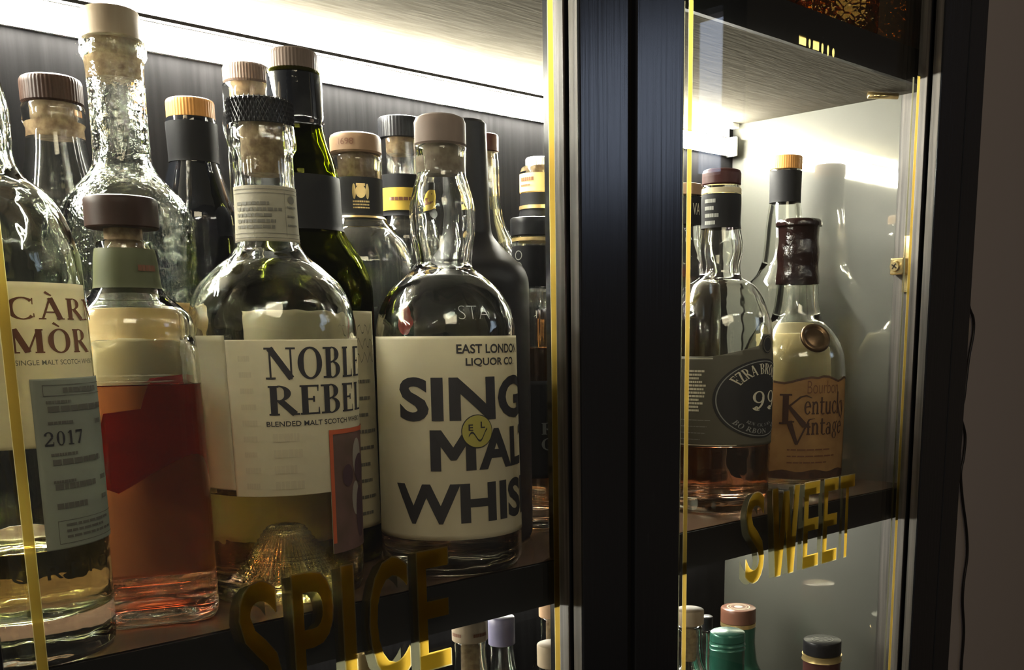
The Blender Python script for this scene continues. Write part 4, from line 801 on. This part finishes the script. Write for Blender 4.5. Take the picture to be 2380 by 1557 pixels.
b = clear_bottle('lightcap', 'clear bottle with pale ribbed cap standing behind the knurled black stopper', 'wood_grey', ribs=50, bev=.003, pd=.02)
b = Bottle('darkgreen', 'whisky_bottle', 'tall dark green bottle with grey-brown wooden stopper and black capsule', seg=80)
b.shell(M['glass_green'], th=.003); b.cap(M['wood_grey'], ribs=44, bev=.003)
z0, z1 = sorted(b.d['caps']); b.sleeve('capsule', M['black_glass'], z0, z1)
z0, z1 = sorted(b.d['band']); b.sleeve('neck_band', M['black_soft'], z0, z1)
T = b.d['label']; L = b.sheet('label', M['cream_paper'], -1.3, 1.22, T[2], T[3])
pol = []
for j in range(3):
    for k in range(14):
        x = .62 + .04 * k; z = T[3] - .012 - j * .009 + .0035 * math.sin(k * 1.7 + j); z2 = T[3] - .012 - j * .009 + .0035 * math.sin((k + 1) * 1.7 + j)
        pol.append([(x, z), (x + .04, z2), (x + .04, z2 + .0007), (x, z + .0007)])
pol += vlines(.5, 1.15, T[3] - .045, T[2] + .01, 9, .0022, rnd)
b.ink('small_print', M['ink_grey'], pol, .0008, L)
b = clear_bottle('brand98', 'clear bottle with tan stopper stamped 1698 and black crested neck label', 'wood_tan', bev=.003, pd=.018)
cpb = [c for c in b.root.children if c.name.startswith('stopper')][0]
bmn = flat_bm(fit(sans('1698', .005), -.72, -.08, b.d['cap'][0] + .0045, b.d['cap'][0] + .0088)); b.cut(bmn, .12)
for v in bmn.verts:
    a, z = v.co.x, v.co.y; rr = b.d['capr'] + .0003; v.co = Vector((rr * math.sin(a), -rr * math.cos(a), z))
obj('stamped_number', bmn, M['ink_brown'], cpb)
z0, z1 = sorted(b.d['neck']); L = b.sleeve('neck_label', M['black_paper'], z0, z1)
T = b.d['crest']; zc = (z0 + z1) / 2; zh = z1 - z0
b.ink('crest', M['gold_metal'], ellipse(0.12, zc + zh * .12, .20, zh * .17) + ellipse(-.14, zc + zh * .12, .07, zh * .2) + ellipse(.38, zc + zh * .12, .07, zh * .2) + rect(-.05, .3, zc + zh * .26, zc + zh * .33) + dashes(-.2, .45, zc - zh * .14, .0012, rnd) + dashes(-.2, .45, zc - zh * .22, .0010, rnd) + dashes(-.2, .45, zc - zh * .30, .0010, rnd), .0009, L)
b.sleeve('foil_ring', M['gold_metal'], z0 - .0015, z0, off=.0008)
b.ink('red_sticker', M['red_ink'], ellipse(b.d['blob'][0], b.d['blob'][1], .16, .010, 24), .0006)
b = clear_bottle('ribcap', 'clear bottle with black ribbed cap and bright yellow neck band', 'black_cap', ribs=40, bev=.0012, pd=.012)
z0, z1 = sorted(b.d['sleeve']); b.sleeve('neck_sleeve', M['black_soft'], z0, z1)
z0, z1 = sorted(b.d['yel']); L = b.sleeve('neck_band', M['yellow_paper'], z0, z1, off=.0009); b.ink('small_print', M['ink_brown'], dashes(-.6, .7, (z0 + z1) / 2, .0025, rnd), .0012, L)
b = Bottle('blackneck', 'whisky_bottle', 'fully matte black bottle standing behind the SINGLE MALT bottle', seg=80)
b.solid(M['matte_black'])
z1 = b.top; r1 = b.prof[-1][1] + .0006; b.turned('cap', M['matte_black'], [(r1 - .001, z1 - .03), (r1, z1 - .03), (r1, z1 + .002), (r1 - .002, z1 + .004), (0, z1 + .004)])
b = clear_bottle('redcap', 'slim clear bottle with red-brown stopper behind the matte black bottle', 'red_brown', pd=.024)
b = clear_bottle('tanlabel', 'clear bottle with ribbed grey cap and tan neck label near the middle post', 'alu', ribs=40, pd=.01)
z0, z1 = sorted(b.d['lab']); L = b.sleeve('neck_label', M['tan_paper'], z0, z1, off=.0008); b.ink('small_print', M['ink_brown'], dashes(-1.1, -.3, z1 - .005, .003, rnd) + dashes(.3, 1.0, z1 - .005, .003, rnd) + dashes(-1.1, -.5, z1 - .010, .0014, rnd), .0012, L)
z0, z1 = sorted(b.d['sleeve']); b.sleeve('neck_sleeve', M['black_soft'], z0, z1); b.sleeve('foil_ring', M['gold_metal'], z0 + .006, z0 + .009, off=.0012)
b = Bottle('amber', 'whisky_bottle', 'red-amber filled bottle with wide black cap, half hidden by the middle post')
b.shell(M['glass'], base=.016); b.liquid(b.d['liq'], M['liq_amber']); b.cap(M['black_cap'], bev=.001)
b.sleeve('foil_ring', M['gold_metal'], b.d['cap'][0] - .004, b.d['cap'][0] - .0015, off=.0004); z0, z1 = sorted(b.d['sleeve']); L = b.sleeve('neck_sleeve', M['black_soft'], z0, z1, off=.0006)
b.ink('embossing', M['ink_dim'], [p for k in range(3) for p in ring(-.75 + .0 * k, z1 - .007 - .0085 * k, .2, .0036, .2, 20)], .0010, L)
z0, z1 = sorted(b.d['label']); L = b.sheet('label', M['black_paper'], -1.5, 1.5, z0, z1); b.text(L, M['ink_dim'], serif('RE', .1), [.1, .9, z0 + .034, z0 + .043]); b.text(L, M['ink_dim'], serif('ON', .1), [.1, .9, z0 + .022, z0 + .031])
b = clear_bottle('yellowneck', 'clear bottle with a pale yellow neck label just behind the middle post', 'wood_top', pd=.012, liq=.17, liqm='liq_amber')
z0, z1 = sorted(b.d['lab']); L = b.sleeve('neck_label', M['yellow_lit'], z0, z1 - .004, off=.0006); b.ink('small_print', M['ink_grey'], vlines(-1.3, -.5, z1 - .01, z0 + .004, 8, .0015, rnd), .0009, L)

# --- right compartment
b = Bottle('ezra', 'bourbon_bottle', 'round bottle with smoke-grey label and black oval reading EZRA BROOKS 99', seg=96)
b.shell(M['glass_lumpy'], base=.014); b.liquid(b.d['liq'], M['liq_deep']); b.cap(M['red_brown'], bev=.003)
z0, z1 = sorted(b.d['ring']); b.sleeve('neck_ring', M['cream_paper'], z0, z1, off=.0007)
z0, z1 = sorted(b.d['sleeve']); L = b.sleeve('neck_sleeve', M['black_soft'], z0, z1); b.ink('small_print', M['ink_dim'], vlines(-.9, -.1, z1 - .006, z0 + .004, 4, .003, rnd), .0010, L)
T = b.d['label']; O = b.d['oval']; q = b.d; oc, orx = .93, .93 - O[0]; ozc, orz = (O[2] + O[3]) / 2, (O[3] - O[2]) / 2
bz = q['badge'][1]; ba = q['badge'][0]
out = [(-1.0, T[2]), (2.4, T[2]), (2.4, T[3]), (oc + .55, T[3]), (ba + .30, bz - .004), (ba + .16, bz + .0085), (ba - .14, bz + .0085), (ba - .26, bz - .001), (-.02 + O[0] + .15, T[3] + .001), (O[0] - .1, T[3]), (-.92, T[3]), (-1.0, T[3] - .004)]
L = b.sheet('label', M['smoke_paper'], 0, 0, 0, 0, outline=out)
b.ink('label_rule', M['ink_cream'], rect(-1.0, .35, T[2] + .001, T[2] + .0016) + rect(-.9, O[0], T[3] - .0022, T[3] - .0016) + rect(-1.0, -.985, T[2], T[3] - .004), .0007, L)
b.ink('oval', M['black_paper'], ellipse(oc, ozc, orx, orz, 60), .0008, L)
b.ink('oval_ring', M['ink_dim'], ring(oc, ozc, orx * .95, orz * .95, .022, 60), .0010, L)
b.ink('badge', M['black_paper'], ellipse(ba, bz, .17, .0075, 30), .0009, L); b.ink('badge_ring', M['smoke_paper'], ring(ba, bz, .15, .0066, .15, 30), .0011, L)
n9 = q['n99']; b.text(L, M['ink_cream'], serif('99', .1), [n9[0], 1.42, n9[2], n9[3]], off=.0011)
def oval_text(txt, lw, frac, mid, hgt, flip):
    polys, w, h = txt; o = []
    for p in polys:
        r_ = []
        for x, y in p:
            t = (x / w - .5) * lw; ph = mid - t if not flip else mid + t
            k = frac + (y * hgt if not flip else -y * hgt)
            r_.append((oc + orx * k * math.cos(ph), ozc + orz * k * math.sin(ph)))
        o.append(r_)
    return o
b.ink('lettering', M['ink_cream'], oval_text(serif('EZRA BROOKS', .06), 1.95, .62, PI2, .26, False), .0011, L)
b.ink('lettering', M['ink_dim'], oval_text(serif('BOURBON WHISKEY', .1), 1.7, .88, -PI2, .12, True) + oval_text(serif('KENTUCKY STRAIGHT', .1), 1.2, .70, -PI2, .07, True), .0011, L)
b.ink('small_print', M['ink_cream'], vlines(-.62, -.22, T[3] - .012, T[2] + .030, 12, .0017, rnd), .0007, L)
b.ink('small_print', M['ink_dim'], vlines(-.75, -.1, T[2] + .022, T[2] + .006, 4, .0006, rnd), .0007, L)

b = Bottle('kentucky', 'bourbon_bottle', 'bottle sealed in dark wax with a burnt parchment label reading Kentucky Vintage', seg=96)
b.shell(M['glass'], base=.010); b.liquid(b.d['liq'], M['liq_amber'])
b.plug(M['cork'], b.top, .02)
z1, z0 = b.d['wax']; zlo, zhi = min(z0, z1), max(z0, z1)
pts = [(pchip(b.prof, z) + .0012 + .0005 * math.sin(z * 260), z) for z in b.zs(zlo, b.top - .002, 30)]
pts += [(pts[-1][0] + .001, b.top), (pts[-1][0] + .0022, b.top + .002)]
rt = pts[-1][0]; zz = b.top + .002
pts += [(rt, zhi - .006), (rt + .0004, zhi - .003), (rt - .002, zhi), (0, zhi)]
pts = [(pchip(b.prof, zlo) + .0001, zlo)] + pts
b.turned('wax_seal', M['wax'], pts, seg=64, sharp=70)
T = b.d['label']
top = []
wav = [0, -.003, .0005, .0012, 0, -.0008, -.0012, -.0005, .0006, .0014, .0020, .0016, .0026, .0022, .0008, -.0005, .0004, .0015, .0008]
n = len(wav)
A0, A1 = -.95, 1.35
def parch(lo, hi, offs):
    up = [(A0 + (A1 - A0) * i / (n - 1), hi + wav[i] * 1.6 + offs) for i in range(n)]
    return [(A0, lo), (A1, lo)] + up[::-1]
L = b.sheet('label', M['parchment'], 0, 0, 0, 0, outline=parch(T[2], T[3], 0))
bm, bm2 = [], []
for i in range(n - 1):
    x0, x1 = A0 + (A1 - A0) * i / (n - 1), A0 + (A1 - A0) * (i + 1) / (n - 1)
    bm.append([(x0, T[3] + wav[i] * 1.6 - .0018), (x1, T[3] + wav[i + 1] * 1.6 - .0018), (x1, T[3] + wav[i + 1] * 1.6 + .0002), (x0, T[3] + wav[i] * 1.6 + .0002)])
    h0, h1 = .0075 + .0012 * math.sin(i * 1.3), .0075 + .0012 * math.sin(i * 1.3 + 1.3)
    bm2.append([(x0, T[2]), (x1, T[2]), (x1, T[2] + h1), (x0, T[2] + h0)])
b.ink('burnt_edge', M['burn'], bm, .0007, L); b.ink('burnt_edge', M['burn'], bm2, .0007, L)
q = b.d; K0 = q['ken']; V0 = q['vin']
ks = (K0[3] - K0[2])
b.text(L, M['ink_dark_brown'], serif('K'), [K0[0], K0[0] + .42, K0[2] - .006, K0[3] + .004], off=.0009)
b.ink('lettering', M['ink_dark_brown'], fit(serif('entucky', .04), K0[0] + .46, 1.2, K0[2] + .003, K0[2] + .003 + ks * 1.15), .0009, L)
b.text(L, M['ink_dark_brown'], serif('V'), [V0[0], V0[0] + .44, V0[2] - .003, V0[3]], off=.0009)
b.ink('lettering', M['ink_dark_brown'], fit(serif('intage', .05), V0[0] + .42, 1.12, V0[2] + .006, V0[2] + .006 + ks * 1.1), .0009, L)
b.text(L, M['ink_brown'], sans('Bourbon', -.01), [q['bour'][0], q['bour'][1], q['bour'][2], q['bour'][3]], off=.0009)
b.ink('small_print', M['ink_brown'], vlines(-.1, 1.0, V0[2] - .008, V0[2] - .020, 3, .0012, rnd), .0008, L)
L = b.sheet('back_label', M['back_paper'], PI - .9, PI + .9, T[2], T[3] + .042)
sa, sz = q['seal']; rr = b.r(sz) + .0012
bm = bmesh.new()
prof = [(0, .0016), (.0050, .0016), (.0058, .0010), (.0072, .0010), (.0080, .0026), (.0096, .0026), (.0102, .0012), (.0104, 0), (0, -.0005)]
lathe(bm, [(r * 1.4, z) for r, z in prof], 40)
nrm = Vector((math.sin(sa), -math.cos(sa), .55)).normalized()
bm.transform(Matrix.Translation(Vector((rr * math.sin(sa), -rr * math.cos(sa), sz)) ) @ nrm.to_track_quat('Z', 'Y').to_matrix().to_4x4())
se = obj('wax_medal', bm, M['bronze'], b.root); se['label'] = 'round bronze medallion'

b = Bottle('orangecap2', 'whisky_bottle', 'bottle with orange ribbed stopper and black capsule rising behind the wax-sealed bottle', seg=64)
b.shell(M['glass']); b.cap(M['wood_orange'], ribs=44, bev=.0012); z0, z1 = sorted(b.d['caps']); b.sleeve('capsule', M['black_soft'], z0, z1)
b.plug(M['cork'], b.top, .02)
T = b.d['label']; L = b.sheet('label', M['cream_paper'], -.2, 1.5, T[2], T[3])
b = Bottle('hidden', 'whisky_bottle', 'bottle with black-sleeved neck peeking out left of the EZRA BROOKS bottle')
b.shell(M['glass']); b.cap(M['wood_tan'], bev=.001); b.plug(M['cork'], b.top, .02); b.liquid(.20, M['liq_amber'])
z0, z1 = sorted(b.d['sleeve']); L = b.sleeve('neck_sleeve', M['black_soft'], z0, z1); b.ink('lettering', M['ink_cream'], fit(sans('VA', .01), .45, .95, z0 + .008, z0 + .018), .0009, L)

# --- lower compartment
def lower(key, label, capm, **k):
    b = Bottle(key, 'whisky_bottle', label, seg=48); b.shell(M['glass']); b.cap(M[capm], **k); return b
b = lower('l1', 'lower-shelf bottle with pale cork stopper stamped in small brown print', 'wood_top', bev=.0012)
cpb = [c for c in b.root.children if c.name.startswith('stopper')][0]; b.plug(M['cork'], b.top, .03)
bmn = flat_bm(dashes(-1.2, -.5, b.d['cap'][0] + .006, .0025, rnd) + dashes(.2, 1.1, b.d['cap'][0] + .006, .0025, rnd)); b.cut(bmn, .12)
for v in bmn.verts:
    a, z = v.co.x, v.co.y; rr = b.d['capr'] + .0003; v.co = Vector((rr * math.sin(a), -rr * math.cos(a), z))
obj('stamped_print', bmn, M['ink_brown'], cpb)
b = lower('l2', 'lower-shelf bottle with slate purple capsule and white ring, behind the pale cork', 'purple', bev=.0015)
b.sleeve('neck_ring', M['white_paper'], b.top - .004, b.top - .001, off=.001)
b = lower('l3', 'lower-shelf bottle with pinkish wooden stopper close under the shelf by the middle post', 'wood_tan', bev=.0012); b.plug(M['cork'], b.top, .03)
b = lower('l4', 'lower-shelf bottle with pale wooden stopper at the bottom edge by the middle post', 'wood_top', bev=.0012); b.plug(M['cork'], b.top, .03)
b = lower('l5', 'lower-shelf clear bottle mouth glinting behind the gold word SPICE', 'gold_metal', bev=.001)
b = lower('r1', 'lower-shelf bottle with cream wooden stopper behind the gold border line', 'wood_top', bev=.0012); b.plug(M['cork'], b.top, .03); b.liquid(.10, M['liq_straw'])
b = lower('r2', 'lower-shelf bottle with small black cap between the cream and brown stoppers', 'black_cap', bev=.001)
b = lower('r3', 'lower-shelf green-necked bottle with brown disc-topped stopper and gold ring', 'brown_cap', bev=.0016)
b.sleeve('neck_sleeve', M['green_cap'], b.top - .05, b.top - .0005, off=.0016); z = b.d['cap'][0]
b.turned('foil_ring', M['gold_metal'], [(b.d['capr'] - .004, z - .005), (b.d['capr'], z - .0045), (b.d['capr'], z - .0003), (b.d['capr'] - .004, z - .0002)])
zt = b.d['cap'][1]
bm = flat_bm(ring(0, 0, .0125, .0125, .1) + ring(0, 0, .009, .009, .07) + ellipse(0, 0, .0045, .0045)); bm.transform(Matrix.Translation((0, 0, zt + .0003))); obj('top_emblem', bm, M['ink_cream'], b.root)
b = lower('r4', 'lower-shelf bottle with glossy green screw cap in front of the brown stopper', 'green_cap', bev=.002)
r = b.d['capr'] - .0002; z1 = b.d['cap'][0]
b.turned('screw_sleeve', M['green_cap'], [(r - .004, z1 - .05), (r, z1 - .05), (r, z1 - .008), (r + .0008, z1 - .007), (r, z1 - .006), (r, z1 - .004), (r + .0008, z1 - .003), (r, z1 - .002), (r, z1), (r - .003, z1)], sharp=60)
b = lower('r5', 'lower-shelf bottle with black embossed-top stopper and gold foil ring, alone at the right', 'black_cap', bev=.0012)
z = b.d['cap'][0]; r = b.d['capr']
b.turned('foil_ring', M['gold_metal'], [(r - .004, z - .007), (r + .0012, z - .0065), (r + .0004, z - .0035), (r + .001, z - .0006), (r - .003, z - .0003)])
b.sleeve('neck_sleeve', M['red_brown'], b.top - .05, b.top - .0005, off=.0016)
bm = flat_bm(ring(0, 0, .011, .011, .08) + [p for k in range(7) for p in ellipse(.006 * math.cos(k * 2 * PI / 7), .006 * math.sin(k * 2 * PI / 7), .0026, .0013, 10)]); bm.transform(Matrix.Translation((0, 0, b.d['cap'][1] + .0003))); obj('top_emblem', bm, M['ink_dim'], b.root)

# --- upper compartment: a cut-glass decanter
D['dec'] = dict(loc=[.935 - .045, .075, HH + TT], rot=-.9, prof=[[.0, .036], [.02, .040], [.12, .040], [.15, .034], [.17, .014], [.21, .014], [.215, .018]], cap=[.2155, .235], capr=.014)
b = Bottle('dec', 'decanter', 'amber cut-glass decanter on the shelf above the right compartment, only its foot in view', 'decanter', square=True)
b.square = .13
b.shell(glass('cut_amber_glass', (.9, .72, .35), bump=('v', 130, 1, .003)), base=.012); b.cap(M['glass']); b.liquid(.10, M['liq_amber'])
